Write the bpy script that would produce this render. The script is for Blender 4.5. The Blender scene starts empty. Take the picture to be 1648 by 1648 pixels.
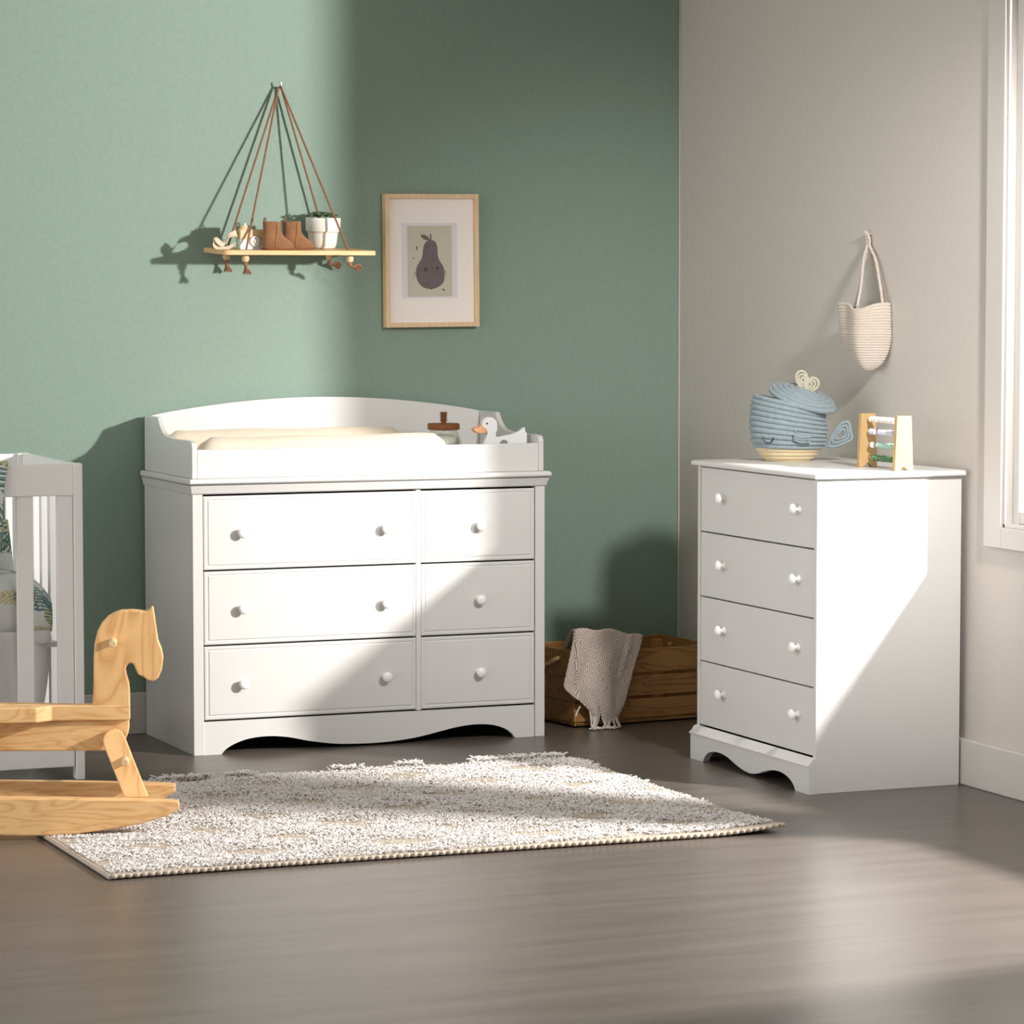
import bpy, bmesh, math, random
from mathutils import Vector, Matrix
random.seed(7)
PI = math.pi
SC = bpy.context.scene
COL = SC.collection

# ---------------------------------------------------------------- materials
def srgb(c):
    return tuple(((v/255)/12.92 if v/255 <= .04045 else ((v/255+.055)/1.055)**2.4) for v in c) + (1,)

def mat(name, c, rough=.5, spec=.5, bump=0, bscale=200, stretch=(1, 1, 1), var=0, vscale=6, metallic=0, coat=0, detail=3, c2=None, vstretch=(1,1,1), sheen=0):
    m = bpy.data.materials.new(name); m.use_nodes = True
    nt = m.node_tree; b = nt.nodes['Principled BSDF']
    b.inputs['Base Color'].default_value = srgb(c)
    b.inputs['Roughness'].default_value = rough
    b.inputs['Specular IOR Level'].default_value = spec
    b.inputs['Metallic'].default_value = metallic
    b.inputs['Coat Weight'].default_value = coat
    b.inputs['Sheen Weight'].default_value = sheen
    tc = nt.nodes.new('ShaderNodeTexCoord')
    if bump:
        mp = nt.nodes.new('ShaderNodeMapping'); mp.inputs['Scale'].default_value = stretch
        n = nt.nodes.new('ShaderNodeTexNoise'); n.inputs['Scale'].default_value = bscale; n.inputs['Detail'].default_value = detail
        bp = nt.nodes.new('ShaderNodeBump'); bp.inputs['Strength'].default_value = bump; bp.inputs['Distance'].default_value = .002
        nt.links.new(tc.outputs['Object'], mp.inputs['Vector']); nt.links.new(mp.outputs[0], n.inputs['Vector'])
        nt.links.new(n.outputs['Fac'], bp.inputs['Height']); nt.links.new(bp.outputs[0], b.inputs['Normal'])
    if var:
        mp2 = nt.nodes.new('ShaderNodeMapping'); mp2.inputs['Scale'].default_value = vstretch
        n2 = nt.nodes.new('ShaderNodeTexNoise'); n2.inputs['Scale'].default_value = vscale; n2.inputs['Detail'].default_value = 4
        mx = nt.nodes.new('ShaderNodeMix'); mx.data_type = 'RGBA'
        cc = srgb(c); d = srgb(c2) if c2 else tuple(v*(1-var) for v in cc[:3])+(1,)
        mx.inputs['A'].default_value = cc; mx.inputs['B'].default_value = d
        rp = nt.nodes.new('ShaderNodeMapRange'); rp.inputs['From Min'].default_value = .35; rp.inputs['From Max'].default_value = .65
        nt.links.new(tc.outputs['Object'], mp2.inputs['Vector']); nt.links.new(mp2.outputs[0], n2.inputs['Vector'])
        nt.links.new(n2.outputs['Fac'], rp.inputs['Value']); nt.links.new(rp.outputs[0], mx.inputs['Factor'])
        nt.links.new(mx.outputs['Result'], b.inputs['Base Color'])
    return m

def wood(name, c1, c2, rings=9, stretch=(1, 1, 8), rough=.45, knots=True, distort=2.5, off=(0,0,0)):
    """Pine with grain running along the least-stretched axis."""
    m = bpy.data.materials.new(name); m.use_nodes = True
    nt = m.node_tree; b = nt.nodes['Principled BSDF']; b.inputs['Roughness'].default_value = rough
    b.inputs['Specular IOR Level'].default_value = .35
    tc = nt.nodes.new('ShaderNodeTexCoord'); mp = nt.nodes.new('ShaderNodeMapping')
    mp.inputs['Scale'].default_value = stretch; mp.inputs['Location'].default_value = off
    nt.links.new(tc.outputs['Object'], mp.inputs['Vector'])
    n = nt.nodes.new('ShaderNodeTexNoise'); n.inputs['Scale'].default_value = 1.6; n.inputs['Detail'].default_value = 2
    n.inputs['Distortion'].default_value = .6
    nt.links.new(mp.outputs[0], n.inputs['Vector'])
    ma = nt.nodes.new('ShaderNodeMath'); ma.operation = 'MULTIPLY'; ma.inputs[1].default_value = rings*distort
    fr = nt.nodes.new('ShaderNodeMath'); fr.operation = 'PINGPONG'; fr.inputs[1].default_value = 1
    pw = nt.nodes.new('ShaderNodeMath'); pw.operation = 'POWER'; pw.inputs[1].default_value = 2.2
    nt.links.new(n.outputs['Fac'], ma.inputs[0]); nt.links.new(ma.outputs[0], fr.inputs[0]); nt.links.new(fr.outputs[0], pw.inputs[0])
    f = nt.nodes.new('ShaderNodeTexNoise'); f.inputs['Scale'].default_value = 40; f.inputs['Detail'].default_value = 5
    nt.links.new(mp.outputs[0], f.inputs['Vector'])
    ad = nt.nodes.new('ShaderNodeMath'); ad.operation = 'MULTIPLY_ADD'; ad.inputs[1].default_value = .55; 
    nt.links.new(pw.outputs[0], ad.inputs[0])
    f2 = nt.nodes.new('ShaderNodeMath'); f2.operation = 'MULTIPLY'; f2.inputs[1].default_value = .35
    nt.links.new(f.outputs['Fac'], f2.inputs[0]); nt.links.new(f2.outputs[0], ad.inputs[2])
    mx = nt.nodes.new('ShaderNodeMix'); mx.data_type = 'RGBA'
    mx.inputs['A'].default_value = srgb(c1); mx.inputs['B'].default_value = srgb(c2)
    nt.links.new(ad.outputs[0], mx.inputs['Factor'])
    out = mx.outputs['Result']
    if knots:
        v = nt.nodes.new('ShaderNodeTexVoronoi'); v.inputs['Scale'].default_value = 4.5
        nt.links.new(tc.outputs['Object'], v.inputs['Vector'])
        mr = nt.nodes.new('ShaderNodeMapRange'); mr.inputs['From Min'].default_value = .03; mr.inputs['From Max'].default_value = .075
        mr.inputs['To Min'].default_value = .75; mr.inputs['To Max'].default_value = 0
        nt.links.new(v.outputs['Distance'], mr.inputs['Value'])
        m2 = nt.nodes.new('ShaderNodeMix'); m2.data_type = 'RGBA'
        nt.links.new(mr.outputs[0], m2.inputs['Factor']); nt.links.new(out, m2.inputs['A'])
        m2.inputs['B'].default_value = tuple(x*.35 for x in srgb(c2)[:3])+(1,)
        out = m2.outputs['Result']
    nt.links.new(out, b.inputs['Base Color'])
    return m

def vcol_mat(name, rough=.8, bump=.3, bscale=900):
    m = mat(name, (255, 255, 255), rough, .2, bump=bump, bscale=bscale)
    nt = m.node_tree; a = nt.nodes.new('ShaderNodeVertexColor'); a.layer_name = 'print'
    nt.links.new(a.outputs['Color'], nt.nodes['Principled BSDF'].inputs['Base Color'])
    return m

M = {}
M['green'] = mat('green_wallpaper', (136, 156, 143), .75, .25, bump=.55, bscale=150, stretch=(1, 1, .45), var=.05, vscale=60)
M['greige'] = mat('greige_wallpaper', (204, 197, 188), .75, .25, bump=.3, bscale=150, stretch=(1, 1, .6), var=.03, vscale=60)
M['ceil'] = mat('ceiling_paint', (238, 236, 230), .8, .2)
M['trimw'] = mat('trim_paint', (204, 198, 192), .45, .4)
M['white'] = mat('white_laminate', (217, 215, 212), .38, .4, bump=.04, bscale=500)
M['whiteknob'] = mat('white_knob_lacquer', (244, 243, 240), .22, .5)
M['dark'] = mat('gap_shade', (22, 20, 19), .8, .1)  # near-black colour for shade in the gaps round the drawers
M['floor'] = mat('slate_floor', (102, 93, 86), .33, .5, bump=.12, bscale=18, stretch=(.6, 4, 1), var=.2, vscale=3.0, c2=(91, 82, 75), vstretch=(.5, 5, 1), detail=6)
M['pine'] = wood('horse_pine', (240, 196, 138), (204, 146, 88), rings=7, stretch=(5, 5, 1.2), distort=2.2)
M['pineh'] = wood('horse_pine_along', (240, 198, 142), (206, 150, 94), rings=7, stretch=(1.3, 6, 14), distort=2.0)
M['birch'] = mat('turned_birch', (228, 196, 152), .5, .3, var=.12, vscale=30, vstretch=(6, 1, 1))
M['shelfwood'] = mat('shelf_pine', (226, 186, 134), .5, .3, var=.18, vscale=12, vstretch=(1, 8, 14))
M['frame'] = mat('frame_oak', (232, 200, 158), .5, .3, var=.14, vscale=14, vstretch=(8, 8, 1))
M['crate'] = wood('crate_pine', (176, 130, 78), (120, 78, 40), rings=6, stretch=(1.5, 10, 12), rough=.6, distort=2)
M['crateend'] = mat('crate_end_grain', (206, 156, 96), .7, .2, var=.2, vscale=60)
M['rope'] = mat('brown_rope', (156, 114, 88), .9, .1, bump=.5, bscale=700, var=.3, vscale=300)
M['jute'] = mat('jute_rope', (186, 148, 104), .9, .1, bump=.5, bscale=600, var=.3, vscale=250)
M['suede'] = mat('tan_suede', (146, 102, 68), .9, .15, bump=.3, bscale=350, var=.25, vscale=30, sheen=.4)
M['sole'] = mat('tan_rubber_sole', (126, 76, 40), .7, .3)
M['lining'] = mat('boot_lining', (60, 38, 22), .95, .1)
M['ceramic'] = mat('white_ceramic', (226, 222, 212), .28, .5)
M['leaf'] = mat('succulent_leaf', (108, 132, 94), .5, .3, var=.35, vscale=60)
M['soil'] = mat('potting_soil', (48, 38, 30), .95, .1, bump=.8, bscale=300)
M['strap'] = mat('cream_strap', (214, 194, 170), .7, .2, bump=.2, bscale=500)
M['toywhite'] = mat('toy_white_paint', (238, 238, 238), .4, .4)
M['beak'] = mat('beak_orange', (232, 172, 128), .5, .3)
M['grey'] = mat('toy_grey_paint', (140, 137, 135), .5, .3)
M['eye'] = mat('eye_black', (38, 38, 40), .4, .4)
M['lidwood'] = mat('walnut_lid', (142, 84, 44), .45, .4, var=.3, vscale=25, vstretch=(1, 1, 6))
M['pad'] = mat('cream_terry', (226, 210, 190), .9, .1, bump=.5, bscale=260, var=.05, vscale=20, sheen=.3)
M['cotton'] = mat('jar_cotton', (232, 230, 222), .9, .1, bump=1, bscale=60)
M['bluerope'] = mat('blue_cotton_coil', (148, 162, 168), .9, .1, bump=.6, bscale=420, stretch=(1, 1, .4), var=.12, vscale=60, sheen=.2)
M['creamrope'] = mat('cream_cotton_coil', (228, 208, 170), .9, .1, bump=.5, bscale=420, var=.06, vscale=50, sheen=.2)
M['crochet'] = mat('cream_crochet', (206, 200, 178), .9, .1, bump=1, bscale=300, var=.25, vscale=220)
M['knit'] = mat('ecru_crochet_cotton', (212, 199, 186), .9, .1, bump=.9, bscale=330, var=.12, vscale=240, sheen=.2)
M['mint'] = mat('bead_mint', (176, 208, 190), .4, .4)
M['greenbead'] = mat('bead_green', (88, 128, 88), .4, .4)
M['greybead'] = mat('bead_pale_grey', (214, 212, 222), .4, .4)
M['pinkbead'] = mat('bead_blush', (240, 226, 216), .4, .4)
M['abwood'] = mat('abacus_beech', (196, 162, 112), .5, .3, var=.1, vscale=14, vstretch=(10, 10, 1))
M['metal'] = mat('bolt_metal', (150, 148, 145), .3, .5, metallic=1)
M['sheet'] = mat('white_sheet', (222, 220, 220), .85, .15, bump=.2, bscale=300)
M['cribw'] = mat('crib_white', (248, 245, 243), .4, .4)
M['paper'] = mat('mat_board', (244, 235, 228), .85, .1)
M['paper2'] = mat('print_border', (222, 218, 220), .7, .2)
M['paper3'] = mat('print_ground', (200, 193, 176), .7, .2, var=.04, vscale=20)
M['pear'] = mat('pear_ink', (116, 106, 106), .7, .2, var=.12, vscale=40)
M['pearleaf'] = mat('pear_leaf_ink', (134, 116, 108), .7, .2, var=.3, vscale=150)
M['pearface'] = mat('pear_face_ink', (84, 76, 78), .7, .2)
M['rugbase'] = mat('rug_flatweave', (200, 186, 170), .95, .1, bump=1, bscale=260, var=.22, vscale=160)
M['tuft'] = mat('rug_wool_tuft', (226, 220, 216), .95, .1, var=.10, vscale=14, sheen=.3)
M['fringe'] = mat('fringe_cotton', (226, 216, 204), .9, .1)

# woven throw: fine basket pattern from crossed wave stripes
def throw_mat():
    m = mat('woven_throw', (176, 158, 144), .95, .1, sheen=.3)
    nt = m.node_tree; b = nt.nodes['Principled BSDF']; uv = nt.nodes.new('ShaderNodeUVMap')
    ch = nt.nodes.new('ShaderNodeTexChecker'); ch.inputs['Scale'].default_value = 11
    nt.links.new(uv.outputs[0], ch.inputs['Vector'])
    ws = []
    for a in (35, -55):
        mp = nt.nodes.new('ShaderNodeMapping'); mp.inputs['Rotation'].default_value = (0, 0, math.radians(a))
        w = nt.nodes.new('ShaderNodeTexWave'); w.inputs['Scale'].default_value = 13; w.inputs['Distortion'].default_value = .6
        nt.links.new(uv.outputs[0], mp.inputs['Vector']); nt.links.new(mp.outputs[0], w.inputs['Vector']); ws.append(w)
    mx = nt.nodes.new('ShaderNodeMix'); mx.data_type = 'RGBA'
    nt.links.new(ch.outputs['Fac'], mx.inputs['Factor']); nt.links.new(ws[0].outputs['Color'], mx.inputs['A']); nt.links.new(ws[1].outputs['Color'], mx.inputs['B'])
    cm = nt.nodes.new('ShaderNodeMix'); cm.data_type = 'RGBA'
    cm.inputs['A'].default_value = srgb((166, 146, 132)); cm.inputs['B'].default_value = srgb((236, 223, 211))
    nt.links.new(mx.outputs['Result'], cm.inputs['Factor']); nt.links.new(cm.outputs['Result'], b.inputs['Base Color'])
    bp = nt.nodes.new('ShaderNodeBump'); bp.inputs['Strength'].default_value = .6; bp.inputs['Distance'].default_value = .003
    nt.links.new(mx.outputs['Result'], bp.inputs['Height']); nt.links.new(bp.outputs[0], b.inputs['Normal'])
    return m
M['throw'] = throw_mat()

def glass_mat(name, tint, gloss=.12):
    m = bpy.data.materials.new(name); m.use_nodes = True
    nt = m.node_tree; nt.nodes.remove(nt.nodes['Principled BSDF'])
    tr = nt.nodes.new('ShaderNodeBsdfTransparent'); tr.inputs[0].default_value = tint
    gl = nt.nodes.new('ShaderNodeBsdfGlossy'); gl.inputs['Roughness'].default_value = .05
    lw = nt.nodes.new('ShaderNodeLayerWeight'); pw = nt.nodes.new('ShaderNodeMath'); pw.operation = 'POWER'; pw.inputs[1].default_value = 4
    fr = nt.nodes.new('ShaderNodeMath'); fr.operation = 'MULTIPLY_ADD'; fr.inputs[1].default_value = .6; fr.inputs[2].default_value = .03
    nt.links.new(lw.outputs['Facing'], pw.inputs[0]); nt.links.new(pw.outputs[0], fr.inputs[0])
    mx = nt.nodes.new('ShaderNodeMixShader')
    nt.links.new(fr.outputs[0], mx.inputs[0]); nt.links.new(tr.outputs[0], mx.inputs[1]); nt.links.new(gl.outputs[0], mx.inputs[2])
    nt.links.new(mx.outputs[0], nt.nodes['Material Output'].inputs['Surface'])
    return m
M['pane'] = glass_mat('window_glass', (.97, .98, .98, 1))
M['jarglass'] = glass_mat('jar_glass', (.95, .96, .94, 1))

# ---------------------------------------------------------------- mesh builder
class MB:
    def __init__(s): s.v = []; s.f = []; s.m = []; s.uv = None
    def add(s, v, f, mi=0):
        o = len(s.v); s.v += [tuple(p) for p in v]; s.f += [tuple(i+o for i in q) for q in f]; s.m += [mi]*len(f); return s
    def box(s, a, b, mi=0, rot=None):
        x0, y0, z0 = a; x1, y1, z1 = b
        v = [(x0,y0,z0),(x1,y0,z0),(x1,y1,z0),(x0,y1,z0),(x0,y0,z1),(x1,y0,z1),(x1,y1,z1),(x0,y1,z1)]
        if rot: v = [rot @ Vector(p) for p in v]
        return s.add(v, [(0,3,2,1),(4,5,6,7),(0,1,5,4),(1,2,6,5),(2,3,7,6),(3,0,4,7)], mi)
    def prism(s, pts, w0, w1, fn, mi=0):
        """polygon pts (a,b) extruded w0..w1; fn(a,b,w)->xyz. Ear-clip free ngon caps."""
        n = len(pts)
        ar = sum(pts[i][0]*pts[(i+1) % n][1]-pts[(i+1) % n][0]*pts[i][1] for i in range(n))
        if ar < 0: pts = pts[::-1]
        v = [fn(a, b, w0) for a, b in pts]+[fn(a, b, w1) for a, b in pts]
        f = [tuple(range(n)), tuple(range(2*n-1, n-1, -1))]+[(i, i+n, (i+1) % n+n, (i+1) % n) for i in range(n)]
        return s.add(v, f, mi)
    def rings(s, rs, close=True, cap0=True, cap1=True, mi=0):
        n = len(rs[0]); v = [p for r in rs for p in r]; f = []
        for k in range(len(rs)-1):
            for i in range(n if close else n-1):
                j = (i+1) % n
                f.append((k*n+i, k*n+j, (k+1)*n+j, (k+1)*n+i))
        if cap0: f.append(tuple(range(n-1, -1, -1)))
        if cap1: f.append(tuple((len(rs)-1)*n+i for i in range(n)))
        return s.add(v, f, mi)
    def lathe(s, prof, c=(0,0,0), n=32, axis='z', mi=0, mod=None, cap0=True, cap1=True):
        rs = []
        for r, h in prof:
            ring = []
            for i in range(n):
                t = 2*PI*i/n; rr = r*(mod(t, h) if mod else 1)
                x, y = rr*math.cos(t), rr*math.sin(t)
                p = (x, y, h) if axis == 'z' else ((x, -h, y) if axis == 'y' else (h, x, y))
                ring.append((p[0]+c[0], p[1]+c[1], p[2]+c[2]))
            rs.append(ring)
        return s.rings(rs, True, cap0, cap1, mi)
    def tube(s, path, r, n=8, mi=0, caps=True):
        path = [Vector(p) for p in path]; rs = []; up = None
        for i, p in enumerate(path):
            d = (path[min(i+1, len(path)-1)]-path[max(i-1, 0)]).normalized()
            if up is None:
                up = d.orthogonal().normalized()
            up = (up-d*up.dot(d)).normalized(); b = d.cross(up)
            rr = r[i] if isinstance(r, (list, tuple)) else r
            rs.append([tuple(p+(up*math.cos(2*PI*k/n)+b*math.sin(2*PI*k/n))*rr) for k in range(n)])
        return s.rings(rs, True, caps, caps, mi)
    def rope(s, a, b, r, pitch, strands=3, seg=10, sag=0):
        a, b = Vector(a), Vector(b); L = (b-a).length; d = (b-a)/L; u = d.orthogonal().normalized(); w = d.cross(u)
        N = max(4, int(L/pitch*seg))
        for k in range(strands):
            pts = []
            for i in range(N+1):
                t = i/N; an = 2*PI*(t*L/pitch+k/strands)
                pts.append(a+(b-a)*t+(u*math.cos(an)+w*math.sin(an))*r*.5+Vector((0, 0, -sag*4*t*(1-t))))
            s.tube(pts, r*.56, 5)
        return s
    def ball(s, c, r, n=12, m=8, sc=(1, 1, 1), rot=None, mi=0):
        rs = []
        for j in range(1, m):
            t = PI*j/m
            rs.append([Vector((r*sc[0]*math.sin(t)*math.cos(2*PI*i/n), r*sc[1]*math.sin(t)*math.sin(2*PI*i/n), -r*sc[2]*math.cos(t))) for i in range(n)])
        if rot: rs = [[rot @ p for p in q] for q in rs]
        rs = [[tuple(p+Vector(c)) for p in q] for q in rs]
        return s.rings(rs, mi=mi)
    def xf(s, fn): s.v = [tuple(fn(Vector(p))) for p in s.v]; return s
    def build(s, name, mats, parent=None, bevel=0, smooth=None, seg=2, loc=None, solid=0, subsurf=0):
        me = bpy.data.meshes.new(name)
        o = bpy.data.objects.new(name, me); COL.objects.link(o)
        off = Vector((0, 0, 0))
        if parent is not None:
            o.parent = parent; off = WL.get(parent.name, Vector((0, 0, 0)))
        elif loc is not None:
            o.location = loc; off = Vector(loc)
        WL[o.name] = off
        me.from_pydata([tuple(Vector(p)-off) for p in s.v], [], s.f)
        ms = mats if isinstance(mats, (list, tuple)) else [mats]
        for mm in ms: me.materials.append(mm)
        me.polygons.foreach_set('material_index', s.m)
        bm = bmesh.new(); bm.from_mesh(me); bmesh.ops.recalc_face_normals(bm, faces=bm.faces); bm.to_mesh(me); bm.free()
        if s.uv:
            ul = me.uv_layers.new(name='UVMap')
            for l in me.loops: ul.data[l.index].uv = s.uv[l.vertex_index]
        if smooth is not None:
            me.shade_smooth()
            if smooth: me.set_sharp_from_angle(angle=math.radians(smooth))
        if solid:
            q = o.modifiers.new('thick', 'SOLIDIFY'); q.thickness = solid; q.offset = 0
        if subsurf:
            q = o.modifiers.new('smooth', 'SUBSURF'); q.levels = subsurf; q.render_levels = subsurf
        if bevel:
            q = o.modifiers.new('bevel', 'BEVEL'); q.width = bevel; q.segments = seg; q.limit_method = 'ANGLE'; q.angle_limit = math.radians(35)
        return o
WL = {}

def tag(o, label=None, cat=None, group=None, kind=None):
    if label: o['label'] = label
    if cat: o['category'] = cat
    if group: o['group'] = group
    if kind: o['kind'] = kind
    return o

def thing(name, label, cat, loc, group=None):
    o = bpy.data.objects.new(name, None); COL.objects.link(o); o.location = loc; WL[o.name] = Vector(loc)
    return tag(o, label, cat, group)

def place(src, parent, loc, rotz=0, group=None):
    """copy of a one-mesh part put at world loc under parent (mesh data is about its own origin)"""
    c = src.copy(); COL.objects.link(c); c.parent = parent
    c.location = Vector(loc)-WL.get(parent.name, Vector((0, 0, 0))); c.rotation_euler = (0, 0, rotz)
    return c

def kids(o): return [c for c in bpy.data.objects if c.parent == o]
def copy_tree(o, parent=None):
    c = o.copy(); COL.objects.link(c); c.parent = parent; WL[c.name] = WL.get(o.name, Vector())
    for k in kids(o): copy_tree(k, c)
    return c

def smoothcurve(pts, n=8, closed=False):
    """Catmull-Rom through 2D/3D points"""
    P = [Vector(p) for p in pts]; out = []; N = len(P)
    for i in range(N if closed else N-1):
        if closed: a, b, c, d = P[i-1], P[i], P[(i+1) % N], P[(i+2) % N]
        else: a, b, c, d = P[max(i-1, 0)], P[i], P[i+1], P[min(i+2, N-1)]
        for k in range(n):
            t = k/n
            out.append(.5*((2*b)+(c-a)*t+(2*a-5*b+4*c-d)*t*t+(3*b-a-3*c+d)*t**3))
    if not closed: out.append(P[-1])
    return [tuple(p) for p in out]

def struct(o): o['kind'] = 'structure'; return o

# ---------------------------------------------------------------- the room
WX0, WY0, H = -5.6, -6.2, 2.75           # left end of the green wall, near end of the right wall, ceiling height
struct(MB().box((-7.5, -11.5, -.1), (.12, .12, 0)).build('floor', M['floor']))
struct(MB().box((WX0, 0, 0), (.12, .12, H)).build('wall_back', M['green']))
struct(MB().box((WX0, WY0, H), (.12, .12, H+.1)).build('ceiling', M['ceil']))
Z0, Z1 = .79, 2.40
OP = [(-2.236, -3.11), (-3.25, -4.55)]     # window openings along Y
w = MB()
w.box((0, WY0, 0), (.12, 0, Z0)); w.box((0, WY0, Z1), (.12, 0, H))
ys = [0, OP[0][0], OP[0][1], OP[1][0], OP[1][1], WY0]
for i in (0, 2, 4): w.box((0, ys[i+1], Z0), (.12, ys[i], Z1))
struct(w.build('wall_right', M['greige']))
struct(MB().box((WX0, -.014, 0), (0, 0, .14)).build('baseboard_back', M['trimw'], bevel=.004))
struct(MB().box((-.016, WY0, 0), (0, -.014, .14)).build('baseboard_right', M['trimw'], bevel=.005))
struct(MB().box((-.006, -.006, .14), (0, 0, H)).build('trim_1', M['greige'], bevel=.002))
def window(i, y0, y1, ca=.098, cb_=.098):
    c = MB(); cd = .02             # casing on the room side
    c.box((-cd, y0, Z0-.062), (0, y0+ca, Z1+.08)); c.box((-cd, y1-cb_, Z0-.062), (0, y1, Z1+.08))
    c.box((-cd, y1, Z0-.062), (0, y0, Z0)); c.box((-cd, y1, Z1), (0, y0, Z1+.08))
    o = struct(c.build('window_%d' % i, M['trimw'], bevel=.003))
    b = MB(); t = .012                        # small bead inside the casing
    for a, q in (((y0-t, Z0), (y0, Z1)), ((y1, Z0), (y1+t, Z1)), ((y1, Z0), (y0, Z0+t)), ((y1, Z1-t), (y0, Z1))):
        b.box((-.012, a[0], a[1]), (.03, q[0], q[1]))
    b.build('frame_bead', M['trimw'], o, bevel=.002)
    s = MB(); f = .050                       # sash
    for a, q in (((y0-f, Z0), (y0-t, Z1)), ((y1+t, Z0), (y1+f, Z1)), ((y1+f, Z0+t), (y0-f, Z0+.05)), ((y1+f, Z1-.05), (y0-f, Z1-t))):
        s.box((.012, a[0], a[1]), (.05, q[0], q[1]))
    s.build('sash', M['trimw'], o, bevel=.004)
    MB().box((.030, y1+f, Z0+.05), (.034, y0-f, Z1-.05)).build('pane', M['pane'], o)
window(1, *OP[0], cb_=.0695); window(2, *OP[1], ca=.0695)

# ---------------------------------------------------------------- knob used on both pieces of furniture
kb = MB().lathe([(.009, -.001), (.0125, .0), (.0125, .003), (.007, .006), (.0065, .014), (.010, .017), (.0160, .019), (.0172, .022), (.0165, .025), (.013, .0285), (.007, .0305), (.002, .031)], n=28, axis='y')
def make_knob(parent, loc, rotz=0):
    global KNOB
    if KNOB is None:
        KNOB = kb.build('knob', M['whiteknob'], None, smooth=40)
        KNOB.parent = parent
        KNOB.location = Vector(loc)-WL[parent.name]; KNOB.rotation_euler = (0, 0, rotz); return KNOB
    return place(KNOB, parent, loc, rotz)
KNOB = None

def raised_front(mb, x0, x1, z0, z1, yf, t=.016, bord=.015, dep=.004):
    """drawer front facing -Y: slab with a small stepped field"""
    mb.box((x0, yf+.002, z0), (x1, yf+t, z1))
    a, b, c, d = x0, x1, z0, z1
    mb.rings([[(a, yf+.002, c), (b, yf+.002, c), (b, yf+.002, d), (a, yf+.002, d)],
              [(a+.003, yf, c+.003), (b-.003, yf, c+.003), (b-.003, yf, d-.003), (a+.003, yf, d-.003)],
              [(a+.009, yf, c+.009), (b-.009, yf, c+.009), (b-.009, yf, d-.009), (a+.009, yf, d-.009)],
              [(a+.0125, yf+.0035, c+.0125), (b-.0125, yf+.0035, c+.0125), (b-.0125, yf+.0035, d-.0125), (a+.0125, yf+.0035, d-.0125)],
              [(a+.0165, yf-.0005, c+.0165), (b-.0165, yf-.0005, c+.0165), (b-.0165, yf-.0005, d-.0165), (a+.0165, yf-.0005, d-.0165)]], cap0=False)
    return mb

# ---------------------------------------------------------------- changing table dresser
DX0, DX1, DY0, DY1 = -1.976, -.762, -.57, -.02
dr = thing('changing_table_dresser', 'wide white six-drawer dresser with changing tray on top against green wall', 'dresser', (-1.369, -.295, 0))
MB().box((DX0, DY0, 0), (DX0+.034, DY0+.022, .835)).box((DX0, DY0+.022, 0), (DX0+.018, DY1, .835)).build('side_panel', M['white'], dr, bevel=.0015)
MB().box((DX1-.034, DY0, 0), (DX1, DY0+.022, .835)).box((DX1-.018, DY0+.022, 0), (DX1, DY1, .835)).build('side_panel', M['white'], dr, bevel=.0015)
MB().box((DX0+.018, DY1-.01, .03), (DX1-.018, DY1, .835)).build('back_panel', M['white'], dr)
MB().box((DX0+.018, DY0+.03, .10), (DX1-.018, DY0+.05, .83)).box((DX0+.018, DY0+.05, .09), (DX1-.018, DY1-.01, .105)).build('shadow_board', M['dark'], dr)  # dark board behind the drawers, paints shade into the gaps
MB().box((-1.2175, DY0+.002, .109), (-1.2015, DY0+.03, .832)).build('divider', M['white'], dr)
# crown moulding and top
cr = MB()
prof = [(0, .835), (-.004, .836), (-.007, .842), (-.009, .850), (-.014, .858), (-.016, .8635)]
def crown(px, z): return [(DX0-.001+px*.55, DY0+px, z), (DX1+.001-px*.55, DY0+px, z), (DX1+.001-px*.55, DY1, z), (DX0-.001+px*.55, DY1, z)]
cr.rings([crown(a, b) for a, b in prof])
cr.build('crown_moulding', M['white'], dr, smooth=50)
tp = MB(); tpf = [(-.017, .8655), (-.022, .868), (-.0245, .873), (-.0235, .879), (-.019, .8845)]
tp.rings([crown(a, b) for a, b in tpf])
tp.build('top_panel', M['white'], dr, smooth=50)
# skirt
arch = smoothcurve([(-1.884, -.001), (-1.868, .016), (-1.836, .033), (-1.79, .046), (-1.727, .0505), (-1.66, .044), (-1.584, .027), (-1.50, .014), (-1.43, .010), (-1.369, .009), (-1.30, .011), (-1.22, .019), (-1.153, .031), (-1.08, .045), (-1.01, .0515), (-.95, .047), (-.905, .033), (-.88, .016), (-.866, -.001)], 5)
sk = MB(); x0, x1 = DX0+.034, DX1-.036
top = [(x0, .1065)]+[(a, .1065) for a, b in arch]+[(x1, .1065)]
bot = [(x0, .0)]+[(a, max(b, 0)) for a, b in arch]+[(x1, .0)]
n = len(top); v = []
for y in (DY0+.004, DY0+.022): v += [(a, y, b) for a, b in top]+[(a, y, b) for a, b in bot]
f = []
for i in range(n-1):
    f += [(i, i+1, n+i+1, n+i), (2*n+i, 3*n+i, 3*n+i+1, 2*n+i+1), (i, 2*n+i, 2*n+i+1, i+1), (n+i, n+i+1, 3*n+i+1, 3*n+i)]
f += [(0, n, 3*n, 2*n), (n-1, 3*n-1, 4*n-1, 2*n-1)]
sk.add(v, f).build('skirt', M['white'], dr)
def wide_drawer(x0, x1, z0, z1, ks):
    d = raised_front(MB(), x0, x1, z0, z1, DY0+.001).build('drawer', M['white'], dr, smooth=25)
    for kx, kz in ks: make_knob(d, (kx, DY0, kz))
for z0, z1, kz in ((.5935, .8285, .710), (.3535, .588, .4665), (.1125, .348, .2255)):
    wide_drawer(-1.9395, -1.2185, z0, z1, ((-1.814, kz), (-1.326, kz)))
    wide_drawer(-1.2005, -.7985, z0, z1, ((-.996, kz),))
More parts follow.
